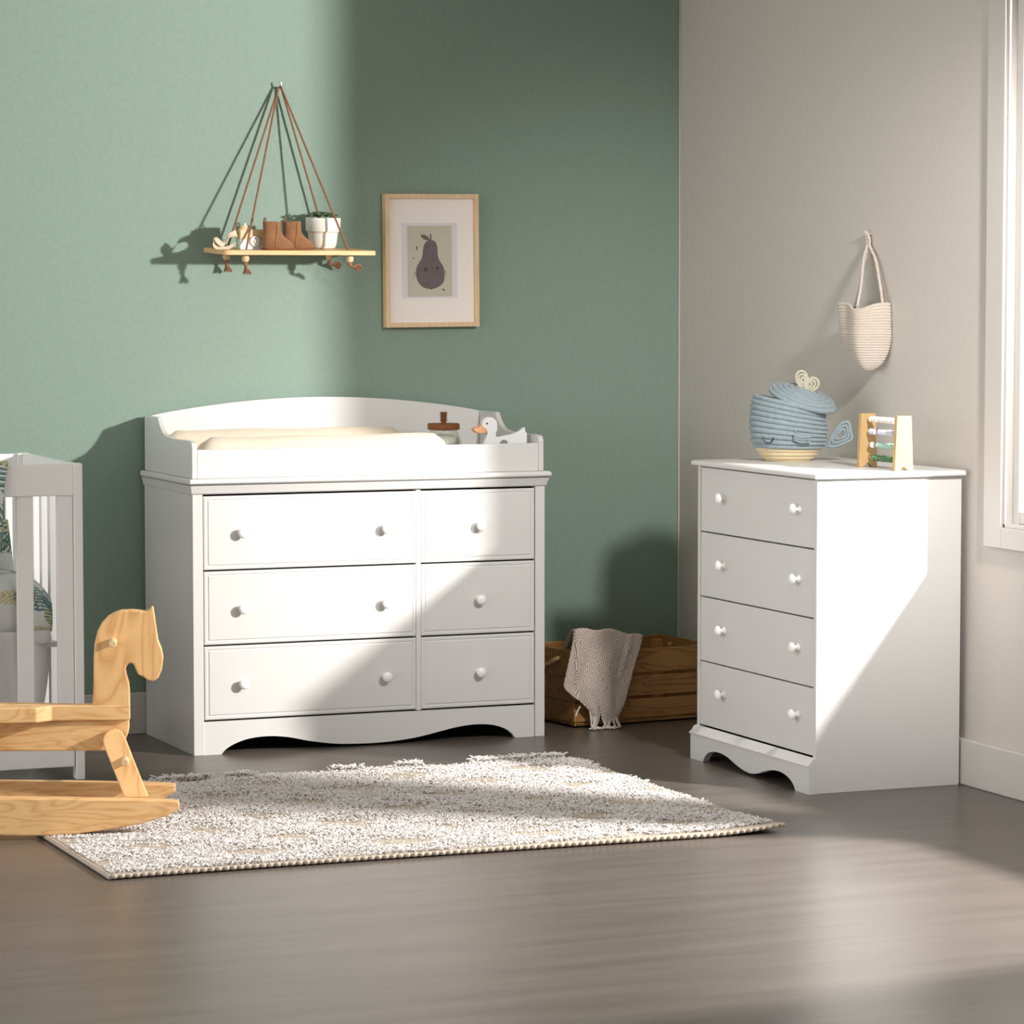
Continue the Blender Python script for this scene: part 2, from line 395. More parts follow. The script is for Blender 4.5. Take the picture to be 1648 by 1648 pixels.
# tray gallery
sidep = [(-.57+.006, .8845), (-.57+.006, .985), (-.557, .999), (-.540, 1.004), (-.50, 1.004), (-.34, 1.003)] + smoothcurve([(-.262, 1.010), (-.238, 1.017), (-.215, 1.030), (-.195, 1.046), (-.177, 1.066)], 4) + [(-.022, 1.066), (-.022, .8845)]
for xa in (DX0+.001, DX1-.019):
    MB().prism(sidep, xa, xa+.018, lambda a, b, w: (w, a, b)).build('tray_side', M['white'], dr, bevel=.003)
xs0, xs1 = DX0+.019, DX1-.019
tops = [(xs0+(xs1-xs0)*i/40, 1.066+.055*math.sin(PI*i/40)**.85) for i in range(41)]
MB().prism([(xs0, .8845)]+tops+[(xs1, .8845)], -.037, -.022, lambda a, b, w: (a, w, b)).build('tray_back', M['white'], dr, bevel=.002)
MB().box((xs0, -.562, .8845), (xs1, -.546, .977)).build('tray_front', M['white'], dr, bevel=.003)

# ---------------------------------------------------------------- changing pad
pd = thing('changing_pad', 'cream terry changing pad with raised edges lying in dresser tray', 'changing pad', (-1.5, -.31, .8855))
def padsec(x, k):
    # cross-section along Y: raised sides, low middle
    P = [(-.535, .887), (-.542, .93), (-.535, .985), (-.505, 1.012), (-.465, 1.006), (-.42, .97), (-.34, .945), (-.25, .945), (-.17, .968), (-.13, 1.008), (-.095, 1.020), (-.058, .992), (-.05, .94), (-.055, .887)]
    c = smoothcurve([(a, b) for a, b in P], 3)
    return [(x, -.30+(a+.30)*(1-.07*k), .887+(b-.887)*(1-k)+.002*math.sin(x*17+a*19)*(b > .95)) for a, b in c]
secs = []
for i in range(29):
    t = i/28; x = -1.95+(t)*.885
    e = min(t, 1-t)*.885
    k = 0 if e > .07 else .55*(1-e/.07)**2
    secs.append(padsec(x, k))
MB().rings(secs).build('pad_cover', M['pad'], pd, smooth=60)

# ---------------------------------------------------------------- jar
JX, JY = -1.005, -.27
jr = thing('storage_jar', 'round glass jar with turned walnut lid beside changing pad', 'jar', (JX, JY, .8855))
o_ = [(.052, .8855), (.058, .892), (.0615, .91), (.0615, .955), (.060, .975), (.053, .995), (.047, 1.006), (.047, 1.016)]
i_ = [(.044, 1.016), (.044, 1.006), (.050, .993), (.057, .972), (.058, .955), (.058, .91), (.054, .894), (.03, .890), (.001, .890)]
MB().lathe(o_+i_, (JX, JY, 0), 40).build('glass_body', M['jarglass'], jr, smooth=50)
MB().lathe([(.048, .8915), (.054, .90), (.054, .935), (.054, .965), (.047, .985), (.03, .995), (.001, .998)], (JX, JY, 0), 24, mod=lambda t, h: 1+.05*math.sin(5*t+h*60)).build('cotton_filling', M['cotton'], jr, smooth=60)
MB().lathe([(.045, 1.012), (.0535, 1.014), (.0545, 1.017), (.0545, 1.032), (.052, 1.0345), (.014, 1.035), (.010, 1.036), (.0075, 1.040), (.0125, 1.043), (.0125, 1.046), (.0075, 1.048), (.0125, 1.051), (.0125, 1.054), (.0075, 1.056), (.0125, 1.059), (.0125, 1.062), (.0080, 1.064), (.0130, 1.067), (.0130, 1.071), (.010, 1.073), (.001, 1.073)], (JX, JY, 0), 36).build('lid', M['lidwood'], jr, smooth=35)

# ---------------------------------------------------------------- toy duck
def D(p): return (-.797-(1270-p[0])/6.867/447, .885+(1118-p[1])/6.867/484+.0)
body = [(860,195),(900,205),(935,240),(947,290),(945,340),(930,390),(930,420),(960,428),(1040,410),(1120,395),(1180,370),(1215,345),(1248,318),(1256,372),(1274,395),(1270,520),(1255,620),(1200,700),(1120,740),(950,745),(870,715),(815,650),(790,570),(792,520),(815,450),(835,400),(828,350),(800,320),(775,290),(790,235),(820,205)]
dk = thing('toy_duck', 'white flat wooden toy duck with orange beak in dresser tray', 'toy duck', (-.90, -.49, .8855))
fd = lambda a, b, w: (a, w, b)
dbody = [D(p) for p in body]; zb = min(b for a, b in dbody)
kz = (1.0635-.905)/(max(b for a, b in dbody)-zb)
DZ = lambda q: (q[0], .905+(q[1]-zb)*kz)
MB().prism([DZ(q) for q in dbody], -.50, -.48, fd).build('body', M['toywhite'], dk, bevel=.002)
beak = [(765,275),(790,310),(830,345),(820,375),(760,385),(710,370),(680,335),(700,320),(740,310),(760,290)]
MB().prism([DZ(D(p)) for p in beak], -.5025, -.4775, fd).build('beak', M['beak'], dk, bevel=.0015)
e = DZ(D((830, 270))); MB().lathe([(.0028, -.001), (.0028, .0032), (.001, .0036)], (e[0], -.50, e[1]), 14, 'y').build('eye', M['eye'], dk)
for wx in (-.935, -.85):
    MB().lathe([(.02, 0), (.021, .001), (.021, .009), (.02, .01), (.005, .010), (.005, .013), (.001, .013)], (wx, -.5015, .9065), 28, 'y').build('wheel', M['grey'], dk, smooth=40)
e = DZ(D((1015, 520))); e = (e[0], e[1]+.003); MB().lathe([(.0145, -.001), (.0145, .0015), (.001, .0016)], (e[0], -.50, e[1]), 24, 'y').build('wing_disc', M['grey'], dk)

# ---------------------------------------------------------------- chest of drawers (front faces -X)
CX0, CX1, CY0, CY1, CT = -.508, -.023, -2.017, -1.211, .93
ch = thing('chest_of_drawers', 'tall white four-drawer chest standing by greige wall', 'chest of drawers', (-.265, -1.614, 0))
for ya, yb in ((CY0, CY0+.018), (CY1-.018, CY1)):
    MB().box((CX0, ya, 0), (CX1, yb, CT)).build('side_panel', M['white'], ch, bevel=.0012)
MB().box((CX1-.01, CY0+.018, .03), (CX1, CY1-.018, CT)).build('back_panel', M['white'], ch)
MB().box((CX0+.022, CY0+.018, .10), (CX0+.032, CY1-.018, CT-.002)).box((CX0+.032, CY0+.018, .095), (CX1-.01, CY1-.018, .105)).build('shadow_board', M['dark'], ch)  # same blackened backing here: gap shade put in as colour
tpc = MB()
def ctop(e, z): return [(CX0-.016+e, CY0-.018+e, z), (CX1+.004, CY0-.018+e, z), (CX1+.004, CY1+.018-e, z), (CX0-.016+e, CY1+.018-e, z)]
tpc.rings([ctop(a, b) for a, b in ((.006, CT+.0005), (.001, CT+.003), (0, CT+.008), (.001, CT+.013), (.006, CT+.0175), (.012, CT+.018))])
tpc.build('top_panel', M['white'], ch, smooth=50)
for z0, z1, kz in ((.7255, .9265, .836), (.5205, .7215, .627), (.3155, .5165, .4235), (.1115, .3115, .2225)):
    d = MB().box((CX0+.0015, CY0+.0205, z0), (CX0+.018, CY1-.0205, z1)).build('drawer', M['white'], ch, bevel=.0015)
    for ky in (-1.397, -1.898): make_knob(d, (CX0+.002, ky, kz), -PI/2)
# plinth with ogee moulding
pl = MB(); xf = CX0-.022
ap = smoothcurve([(-1.298, -.001), (-1.312, .016), (-1.335, .032), (-1.375, .042), (-1.425, .044), (-1.475, .038), (-1.53, .024), (-1.58, .014), (-1.63, .010), (-1.68, .016), (-1.73, .030), (-1.785, .041), (-1.84, .042), (-1.885, .033), (-1.915, .018), (-1.932, -.001)], 5)
ap = [(a, b) for a, b in ap]
top = [(CY1+.002, .080)]+[(a, .080) for a, b in ap]+[(CY0-.002+.002, .080)]
bot = [(CY1+.002, 0)]+[(a, max(b, 0)) for a, b in ap]+[(CY0, 0)]
n = len(top); v = []
for x in (xf, CX0): v += [(x, a, b) for a, b in top]+[(x, a, b) for a, b in bot]
f = []
for i in range(n-1):
    f += [(i, i+1, n+i+1, n+i), (2*n+i, 3*n+i, 3*n+i+1, 2*n+i+1), (i, 2*n+i, 2*n+i+1, i+1), (n+i, n+i+1, 3*n+i+1, 3*n+i)]
f += [(0, n, 3*n, 2*n), (n-1, 3*n-1, 4*n-1, 2*n-1)]
pl.add(v, f).build('skirt', M['white'], ch)
og = [(CX0, .0795), (xf-.004, .080), (xf-.005, .084), (xf, .087), (xf+.005, .091), (xf+.008, .096), (xf+.011, .101), (xf+.015, .1045), (CX0, .1065)]
MB().rings([[(a, CY1+.004, b) for a, b in og], [(a, CY0, b) for a, b in og]]).build('skirt_moulding', M['white'], ch, smooth=50)

# ---------------------------------------------------------------- whale basket
WXc, WYc, WZ = -.268, -1.365, CT+.0188
wh = thing('whale_basket', 'blue coiled rope whale basket with tilted lid on white chest', 'basket', (WXc, WYc, WZ))
AR = Vector((.9245, -.381, 0)); AF = Vector((.381, .9245, 0)); AU = Vector((0, 0, 1))
def wb(r, f_, z): return Vector((WXc, WYc, WZ))+AR*r+AF*f_+AU*z
def coil(profile, nring, bumpr, mod=None):
    """profile sampled by arc length with rope-like beads"""
    pr = smoothcurve(profile, 10); L = [0]
    for a, b in zip(pr, pr[1:]): L.append(L[-1]+math.hypot(b[0]-a[0], b[1]-a[1]))
    out = []; S = nring*8
    for i in range(S+1):
        s = L[-1]*i/S; k = max(0, min(len(L)-2, next((j for j in range(len(L)-1) if L[j+1] >= s), len(L)-2)))
        t = (s-L[k])/max(1e-9, L[k+1]-L[k]); a, b = pr[k], pr[k+1]
        p = (a[0]+(b[0]-a[0])*t, a[1]+(b[1]-a[1])*t); d = (b[0]-a[0], b[1]-a[1]); l = math.hypot(*d) or 1
        h = bumpr*(abs(math.sin(PI*nring*i/S))**.6)
        out.append((p[0]+d[1]/l*h, p[1]-d[0]/l*h))
    return out
def wrings(pr, fn, n=56): return [[fn(r*math.cos(2*PI*i/n), r*math.sin(2*PI*i/n), z) for i in range(n)] for r, z in pr]
shear = lambda a, b, z: wb(a, b, z*(1-.15*a/.121*min(1, z/.1)))
basep = coil([(.060, .001), (.072, .004), (.088, .022), (.101, .041)], 4, .0035)
MB().rings(wrings([(.01, .001)]+basep, shear), cap1=False).build('cream_bottom', M['creamrope'], wh, smooth=70)
bodyp = coil([(.100, .041), (.111, .055), (.1175, .085), (.1185, .11), (.116, .14), (.112, .165), (.105, .186)], 10, .0062)
inner = [(.098, .186), (.106, .15), (.108, .11), (.10, .06), (.01, .05)]
MB().rings(wrings(bodyp+inner, shear), cap0=False).build('coiled_body', M['bluerope'], wh, smooth=70)
tl = math.radians(16.5); tf = math.radians(13)
R = Matrix.Rotation(tl, 3, AF) @ Matrix.Rotation(tf, 3, AR)
LC = wb(.040, -.004, .1845)
lidf = lambda a, b, z: LC+R @ (AR*a+AF*b+AU*z)
lidp = coil([(.085, .002), (.103, .004), (.1055, .012), (.098, .021), (.080, .029), (.055, .036), (.028, .040), (.003, .041)], 8, .0052)
MB().rings(wrings([(.003, .006), (.06, .003)]+lidp, lidf)).build('lid', M['bluerope'], wh, smooth=70)
def leafloop(cx, cz, w_, h_, ang, n=22):
    P = []
    for i in range(n+1):
        t = 2*PI*i/n-PI/2
        x = w_*math.cos(t)*(1-.25*math.sin(t)*-1)*.9; z = h_*(1+math.sin(t))
        c, s_ = math.cos(ang), math.sin(ang)
        P.append((cx+x*c+z*s_, cz-x*s_+z*c))
    return P
spo = MB()
for cx, cz, hw, hh, an in ((.046, .225, .0185, .0285, -.18), (.058, .218, .0195, .0235, .62)):
    for k, q in ((1, .0048), (.66, .0042), (.33, .0040)):
        spo.tube([wb(a, -.012, z) for a, z in leafloop(cx+(1-k)*.004*math.sin(an), cz+hh*(1-k)*.9, hw*k, hh*k, an)], q, 6)
spo.build('spout', M['crochet'], wh, smooth=80)
fin = MB()
for k in range(3):
    fin.tube([wb(.005+.055*t/8, -.121-.012+.004*k, .088-.0075*k-.006*math.sin(t/8*PI)+.002*t/8*0-.006*(t/8)) for t in range(9)], [.003+.0025*math.sin(PI*min(1, t/8+.15)) for t in range(9)], 7)
fin.tube([wb(.012+.0*t, -.124, .095+.003*t) for t in range(4)], .003, 6)
fin.build('fin', M['bluerope'], wh, smooth=80)
tail = MB()
tail.tube([wb(.112, -.03, .050), wb(.120, -.03, .046), wb(.130, -.03, .050)], .005, 7)
for k, q in ((1, .0052), (.7, .0048), (.4, .0045)):
    pts = [(.122, .052), (.136, .082), (.153, .108), (.170, .121), (.186, .120), (.190, .106), (.192, .092), (.196, .078), (.192, .066), (.176, .058), (.158, .050), (.138, .045)]
    cx, cz = .163, .084
    tail.tube([wb(cx+(a-cx)*k, -.03, cz+(z-cz)*k) for a, z in smoothcurve(pts, 4, True)+[pts[0]]], q, 6)
tail.build('tail', M['bluerope'], wh, smooth=80)
ey = [wb(-.070+.0155*math.cos(t), -.0, 0)*0+wb(-.072+.0155*math.cos(t), -math.sqrt(max(0, .1255**2-(-.072+.0155*math.cos(t))**2)), .078+.019*math.sin(t)) for t in [PI+PI*i/14 for i in range(15)]]
MB().tube(ey, .0018, 6).build('stitched_eye', M['eye'], wh)

# ---------------------------------------------------------------- abacus
AX, AY0, AY1, AZ = -.208, -1.768, -1.988, CT+.018
ab = thing('toy_abacus', 'small beech toy abacus with four bead rows on white chest', 'abacus', (AX, -1.845, AZ))
pan = [(-.031, 0), (-.016, 0), (-.001, .013), (.014, 0), (.031, 0), (.0245, .163), (-.0245, .163)]
for y in (AY0, AY1):
    MB().prism(pan, y-.009, y+.009, lambda a, b, w: (AX+a, w, AZ+b)).build('end_panel', M['abwood'], ab, bevel=.002)
rows = [(.146, 'pinkbead', [.012, .030, .039, .048, .066, .075, .088, .102, .112, .130, .152]),
        (.109, 'greybead', [.012, .023, .034, .060, .071, .082, .094, .106, .118, .130, .150]),
        (.069, 'mint', [.020, .052, .066, .078, .090, .102, .114, .126, .140, .152]),
        (.030, 'greenbead', [.030, .046, .070, .081, .092, .103, .114, .125, .140, .152])]
bead_mesh = {}
for z, mn, ps in rows:
    MB().tube([(AX, AY0-.005, AZ+z), (AX, AY1+.005, AZ+z)], .0022, 8).build('rod', M['abwood'], ab)
    for q in ps:
        q = .012 + q*1.17
        mm = 'toywhite' if (mn == 'mint' and q < .04) else mn
        if mm not in bead_mesh:
            b = MB().lathe([(.0024, -.0046), (.0060, -.0040), (.0098, -.0012), (.0098, .0012), (.0060, .0040), (.0024, .0046)], n=16, axis='y').build('bead', M[mm], None, smooth=60)
            b.parent = ab; b.location = Vector((AX, AY0-q, AZ+z))-WL[ab.name]; bead_mesh[mm] = b
        else: place(bead_mesh[mm], ab, (AX, AY0-q, AZ+z))

# ---------------------------------------------------------------- crochet bag on the right wall
HKY, HKZ = -1.402, 1.664
bg = thing('crochet_bag', 'ecru crochet pouch hanging by its strap on greige wall', 'bag', (-.01, HKY, HKZ))
def bagsec(t):
    """t 0 top .. 1 bottom"""
    z = 1.433-t*.203
    k = (1-.02*math.sin(t*3)) if t < .4 else math.sqrt(max(0, 1-((t-.4)/.603)**1.9))
    cx, cy = -.055, -1.475
    P = [(-.004, -1.537), (-.045, -1.530), (-.085, -1.512), (-.102, -1.494), (-.104, -1.470), (-.098, -1.43), (-.10+.02*t, -1.375+.0*t), (-.05, -1.395), (-.004, -1.43), (-.002, -1.50)]
    Q = smoothcurve([(a, b) for a, b in P], 4, True)
    wid = 1 if t > .05 else 1
    out = []
    for a, b in Q:
        g = k*(1+.05*math.sin(PI*min(1, t*1.6)))
        a2 = cx+(a-cx)*k; b2 = (cy-.0)+(b-cy)*g
        out.append([a2, b2-.012*t, z])
    return out
rs = []; NR = 25
for i in range(NR*4+1):
    t = i/(NR*4); s_ = bagsec(t); cx = sum(p[0] for p in s_)/len(s_); cy = sum(p[1] for p in s_)/len(s_)
    h = 1+.055*abs(math.sin(PI*i/4))**.7
    rs.append([(min(-.003, cx+(p[0]-cx)*h), cy+(p[1]-cy)*h, p[2]+(.012*(1-t)**8)*math.sin(j/len(s_)*2*PI*2+1)) for j, p in enumerate(s_)])
top = rs[0]; cx = sum(p[0] for p in top)/len(top); cy = sum(p[1] for p in top)/len(top)
inn = [[(cx+(p[0]-cx)*k, cy+(p[1]-cy)*k, p[2]-d) for p in top] for k, d in ((.90, 0), (.86, .03), (.5, .09))]
MB().rings(inn[::-1]+rs).build('pouch', M['knit'], bg, smooth=75)
def braid(mb, pts, r):
    for k in range(2):
        P = []
        c = smoothcurve(pts, 10)
        for i, p in enumerate(c):
            an = i*.75+k*PI
            P.append((p[0]+.4*r*math.cos(an), p[1]+.55*r*math.cos(an), p[2]+.55*r*math.sin(an)*.4))
        mb.tube(P, r*.72, 6)
st = MB()
braid(st, [(-.095, -1.492, 1.432), (-.07, -1.47, 1.50), (-.04, -1.43, 1.58), (-.014, -1.404, 1.62), (-.010, -1.398, 1.64), (-.012, -1.398, 1.664)], .0068)
braid(st, [(-.088, -1.46, 1.428), (-.06, -1.445, 1.50), (-.03, -1.42, 1.58), (-.012, -1.404, 1.62)], .0066)
braid(st, [(-.025, -1.530, 1.432), (-.020, -1.50, 1.50), (-.014, -1.46, 1.575), (-.010, -1.414, 1.62), (-.009, -1.41, 1.64), (-.012, -1.398, 1.664)], .0066)
braid(st, [(-.008, -1.50, 1.43), (-.008, -1.475, 1.50), (-.008, -1.43, 1.575), (-.008, -1.412, 1.62)], .006)
st.build('strap', M['knit'], bg, smooth=80)
hk = MB().tube([(0, HKY, HKZ-.003), (-.012, HKY, HKZ-.005), (-.022, HKY, HKZ-.002), (-.024, HKY, HKZ+.006)], .0022, 8).build('wall_hook', M['knit'])
tag(hk, 'small pale hook holding the crochet bag strap on greige wall', 'hook')

# ---------------------------------------------------------------- framed pear print
FX, FZ = -.953, 1.5825
pf = thing('picture_frame', 'oak framed pear print with wide pale mount on green wall', 'picture', (FX, -.001, FZ))
fw_, fh_, ft = .343, .455, .0155
fr = MB()
yb, yf = -.003, -.036
for a, b in (((-fw_/2, -fh_/2), (-fw_/2+ft, fh_/2)), ((fw_/2-ft, -fh_/2), (fw_/2, fh_/2)), ((-fw_/2+ft, -fh_/2), (fw_/2-ft, -fh_/2+ft)), ((-fw_/2+ft, fh_/2-ft), (fw_/2-ft, fh_/2))):
    fr.box((FX+a[0], yf, FZ+a[1]), (FX+b[0], yb, FZ+b[1]))
fr.build('frame', M['frame'], pf, bevel=.0012)
MB().box((FX-fw_/2+ft, -.022, FZ-fh_/2+ft), (FX+fw_/2-ft, -.018, FZ+fh_/2-ft)).build('mount', M['paper'], pf)
def FP(p): return (FX-fw_/2+(p[0]-140)*.000333, FZ+fh_/2-(p[1]-85)*.0003085)
fn = lambda a, b, w: (a, w, b)
pr_ = MB()
def quad(x0, y0, x1, y1): return [FP((x0, y0)), FP((x1, y0)), FP((x1, y1)), FP((x0, y1))]
pr_.prism(quad(330, 405, 940, 1240), -.0224, -.0221, fn, 0)
pr_.prism(quad(392, 437, 882, 1222), -.0227, -.0224, fn, 1)
pear = smoothcurve([(648,596),(610,603),(580,640),(563,700),(557,760),(543,805),(515,850),(492,895),(484,945),(488,1005),(508,1060),(545,1105),(592,1130),(640,1137),(700,1127),(752,1100),(787,1060),(799,1000),(798,940),(783,888),(755,840),(733,795),(724,740),(722,680),(708,630),(682,603)], 4, True)
pr_.prism([FP(p) for p in pear], -.0230, -.0227, fn, 2)
for g, mi in (([(535,545),(560,533),(590,537),(620,556),(650,597),(610,598),(575,588),(552,570)], 3), ([(641,530),(655,530),(657,598),(645,598)], 4), ([(487,662),(497,665),(502,690),(494,710),(487,690)], 4), ([(450,790),(462,784),(466,800),(455,808)], 3), ([(765,1137),(790,1138),(806,1158),(785,1155)], 4), ([(640,1125),(672,1125),(662,1142),(650,1142)], 4)):
    pr_.prism([FP(p) for p in g], -.0232, -.0230, fn, mi)
for cx, cy, rr in ((590, 922, 22), (720, 905, 20), (665, 908, 9)):
    pr_.prism([FP((cx+rr*math.cos(t*PI/6)*.8, cy+rr*math.sin(t*PI/6)*1.15)) for t in range(12)], -.0232, -.0230, fn, 4)
for x0, y0, x1, y1 in ((470, 950, 462, 1000), (478, 940, 466, 985), (805, 925, 820, 985), (800, 940, 812, 965)):
    pr_.prism([FP((x0-2, y0)), FP((x0+2, y0)), FP((x1+2, y1)), FP((x1-2, y1))], -.0232, -.0230, fn, 3)
pr_.build('pear_print', [M['paper2'], M['paper3'], M['pear'], M['pearleaf'], M['pearface']], pf)
pf.rotation_euler = (0, -.008, 0)

# ---------------------------------------------------------------- hanging rope shelf
SX0, SX1, SY0, SY1 = -1.768, -1.238, -.252, -.012
hs = thing('hanging_shelf', 'small pine shelf hung from brown ropes on green wall', 'shelf', (-1.503, -.13, 1.6))
bd = MB()
crn = []
for cx, cy, a0 in ((SX1-.02, SY1-.02, 0), (SX0+.02, SY1-.02, 90), (SX0+.02, SY0+.02, 180), (SX1-.008, SY0+.008, 270)):
    r_ = .02 if a0 != 270 else .008
    for k in range(6):
        t = math.radians(a0+k*18); crn.append((cx+r_*math.cos(t), cy+r_*math.sin(t)))
tiltz = lambda y: 1.6245+(y+.012)*.050
bd.prism(crn, -.0155, 0, lambda a, b, w: (a, b, tiltz(b)+w))
bd.build('board', M['shelfwood'], hs, bevel=.0015)
APX = (-1.496, -.022, 2.162)
for hx, hy, bend in ((-1.682, -.215, 0), (-1.318, -.215, 1), (-1.692, -.037, 0), (-1.328, -.037, 1)):
    z = tiltz(hy)
    MB().rope((hx, hy, z-.012), (APX[0]+(.004 if hx > -1.5 else -.004), APX[1], APX[2]), .0037, .030).build('rope', M['rope'], hs, smooth=80)
    b_ = MB().lathe([(.003, -.0125), (.008, -.0115), (.0118, -.006), (.0128, 0), (.0118, .006), (.008, .0115), (.003, .0125)], (hx, hy, z-.0285), 18).build('wooden_bead', M['birch'], hs, smooth=60)
    t_ = MB(); zz = z-.041
    t_.ball((hx, hy, zz-.006), .0085, sc=(1, 1, .85))
    for k in range(9):
        a = k*2*PI/9; dx, dy = .012*math.cos(a), .008*math.sin(a)
        if bend: P = [(hx, hy, zz-.008), (hx+.010+dx*.3, hy+dy*.4, zz-.014), (hx+.026+dx*.4, hy+dy, zz-.014-.008*math.sin(a)), (hx+.036+dx*.5, hy+dy*1.2, zz-.020-.008*math.sin(a))]
        else: P = [(hx, hy, zz-.008), (hx+dx*.3+.002, hy+dy*.5, zz-.018), (hx+dx*.7+.005, hy+dy, zz-.028), (hx+dx*1.1+.006, hy+dy*1.4, zz-.036-.002*(k % 3))]
        t_.tube(smoothcurve(P, 3), .0026, 5)
    t_.build('rope_knot', M['rope'], hs, smooth=80)
hk2 = MB().tube([(APX[0], 0, APX[2]-.002), (APX[0], -.024, APX[2]-.004), (APX[0], -.034, APX[2]+.006), (APX[0], -.034, APX[2]+.014)], .0032, 8).build('wall_hook', M['metal'])
tag(hk2, 'metal hook in green wall that the shelf ropes hang from', 'hook')

# toy camera
KY = -.16; kz0 = tiltz(KY)
tc_ = thing('toy_camera', 'wooden toy camera with white lower half and strap on shelf', 'toy camera', (-1.64, KY, kz0))
cx0, cx1 = -1.688, -1.594; cyf, cyb = KY-.018, KY+.014; kz1 = kz0; tc_.rotation_euler.x = .05
MB().box((cx0, cyf, kz1+.033), (cx1, cyb, kz1+.0655)).build('upper_body', M['birch'], tc_, bevel=.002)
MB().box((cx0, cyf, kz1-.0002), (cx1, cyb, kz1+.033)).build('lower_body', M['toywhite'], tc_, bevel=.002)
ln = MB().lathe([(.0165, 0), (.0165, .007), (.0145, .0085), (.0125, .0085), (.0125, .005), (.007, .005), (.0065, .0085), (.001, .0085)], (-1.6385, cyf, kz1+.0275), 30, 'y'); ln.build('lens', M['toywhite'], tc_, smooth=40)
MB().lathe([(.0045, .004), (.0045, .0105), (.001, .011)], (-1.6385, cyf, kz1+.0275), 16, 'y').build('lens_button', M['birch'], tc_)
MB().lathe([(.0038, -.001), (.0038, .0006), (.001, .0007)], (-1.608, cyf, kz1+.0525), 16, 'y').build('viewfinder_hole', M['eye'], tc_)
MB().lathe([(.0165, .0655), (.0165, .0705), (.0145, .0715), (.0145, .077), (.013, .0785), (.001, .0785)], (-1.670, KY-.002, kz1), 26).build('dial', M['birch'], tc_, smooth=40)
MB().lathe([(.004, .078), (.004, .083), (.003, .0855), (.001, .086)], (-1.668, KY-.004, kz1), 14).build('shutter_button', M['toywhite'], tc_, smooth=40)
def ribbon(pts, wv, th=.0016):
    c = smoothcurve(pts, 6); mb = MB(); L = []; rs = []
    for i, p in enumerate(c):
        a = Vector(c[max(i-1, 0)]); b = Vector(c[min(i+1, len(c)-1)]); d = (b-a).normalized()
        t = i/(len(c)-1); W = Vector(wv[0]).lerp(Vector(wv[1]), t); W = (W-d*W.dot(d)); 
        N = d.cross(W).normalized()*th/2; p = Vector(p)
        rs.append([tuple(p-W/2-N), tuple(p+W/2-N), tuple(p+W/2+N), tuple(p-W/2+N)])
    return mb.rings(rs)
zb = kz1
s1 = ribbon([(-1.689, KY, zb+.046), (-1.700, KY-.005, zb+.052), (-1.722, KY-.01, zb+.044), (-1.740, KY-.012, zb+.022), (-1.752, KY-.014, zb+.018), (-1.768, KY-.012, zb+.030), (-1.776, KY-.01, zb+.028), (-1.774, KY-.01, zb+.013), (-1.758, KY-.012, zb+.004), (-1.735, KY-.012, zb+.003), (-1.712, KY-.008, zb+.012), (-1.700, KY-.004, zb+.022)], ((.008, .012, .020), (.006, .008, .012)))
s1.build('strap', M['strap'], tc_, smooth=40)
ribbon([(-1.593, KY, zb+.055), (-1.586, KY-.004, zb+.050), (-1.583, KY-.006, zb+.040), (-1.587, KY-.004, zb+.030), (-1.586, KY-.004, zb+.02)], ((.002, .012, 0), (.002, .010, 0))).build('strap', M['strap'], tc_, smooth=40)

# boots
def boot(name, label, bx, by, sc=1):
    z0 = tiltz(by)
    t = thing(name, label, 'boot', (bx, by, z0), 'tan baby boots on the hanging shelf')
    #      z,   x0,   x1, halfwidth
    S = [(.006, -.001, .107, .0205), (.014, -.001, .1075, .0215), (.022, 0, .103, .0215), (.030, .001, .092, .021), (.038, .001, .081, .0205), (.046, .001, .071, .020), (.054, .001, .065, .0195), (.065, .001, .062, .0195), (.080, 0, .061, .020), (.093, -.001, .060, .0205)]
    def ring(z, a, b, h, n=28):
        out = []
        for i in range(n):
            q = 2*PI*i/n; c = math.cos(q); s_ = math.sin(q)
            x = (a+b)/2+(b-a)/2*(abs(c)**.8)*(1 if c > 0 else -1); y = h*(abs(s_)**.85)*(1 if s_ > 0 else -1)
            if c > 0: y *= 1-.25*c*(b-a > .08)
            out.append((bx+x, by+y, z0+z))
        return out
    up = [ring(*s_) for s_ in S]
    ins = [ring(.093, .004, .055, .0155), ring(.07, .004, .056, .015), ring(.05, .006, .056, .014)]
    m_ = MB(); m_.rings(up+ins[:1], cap1=False)
    m_.build('upper', M['suede'], t, smooth=60)
    MB().rings(ins).build('lining', M['lining'], t, smooth=60)
    MB().rings([ring(.0, .001, .104, .0195), ring(.002, -.002, .109, .022), ring(.0055, -.003, .110, .0225), ring(.0065, -.001, .107, .021)]).build('sole', M['sole'], t, smooth=40)
    MB().tube(smoothcurve([(bx+.003, by-.004, z0+.088), (bx+.001, by-.004, z0+.100), (bx+.006, by-.002, z0+.105), (bx+.009, by+.001, z0+.099), (bx+.006, by+.002, z0+.088)], 4), .0026, 6).build('pull_tab', M['suede'], t, smooth=60)
    t.rotation_euler.x = .05
    MB().tube([(bx+.036, by-.0215, z0+.008), (bx+.036, by-.0212, z0+.03), (bx+.040, by-.0206, z0+.05), (bx+.041, by-.0203, z0+.09)], .0008, 5).build('seam', M['sole'], t)
    return t
boot('boot', 'tan suede baby boot next to toy camera on shelf', -1.620, -.210)
boot('boot', 'tan suede baby boot touching white plant pot on shelf', -1.534, -.160)

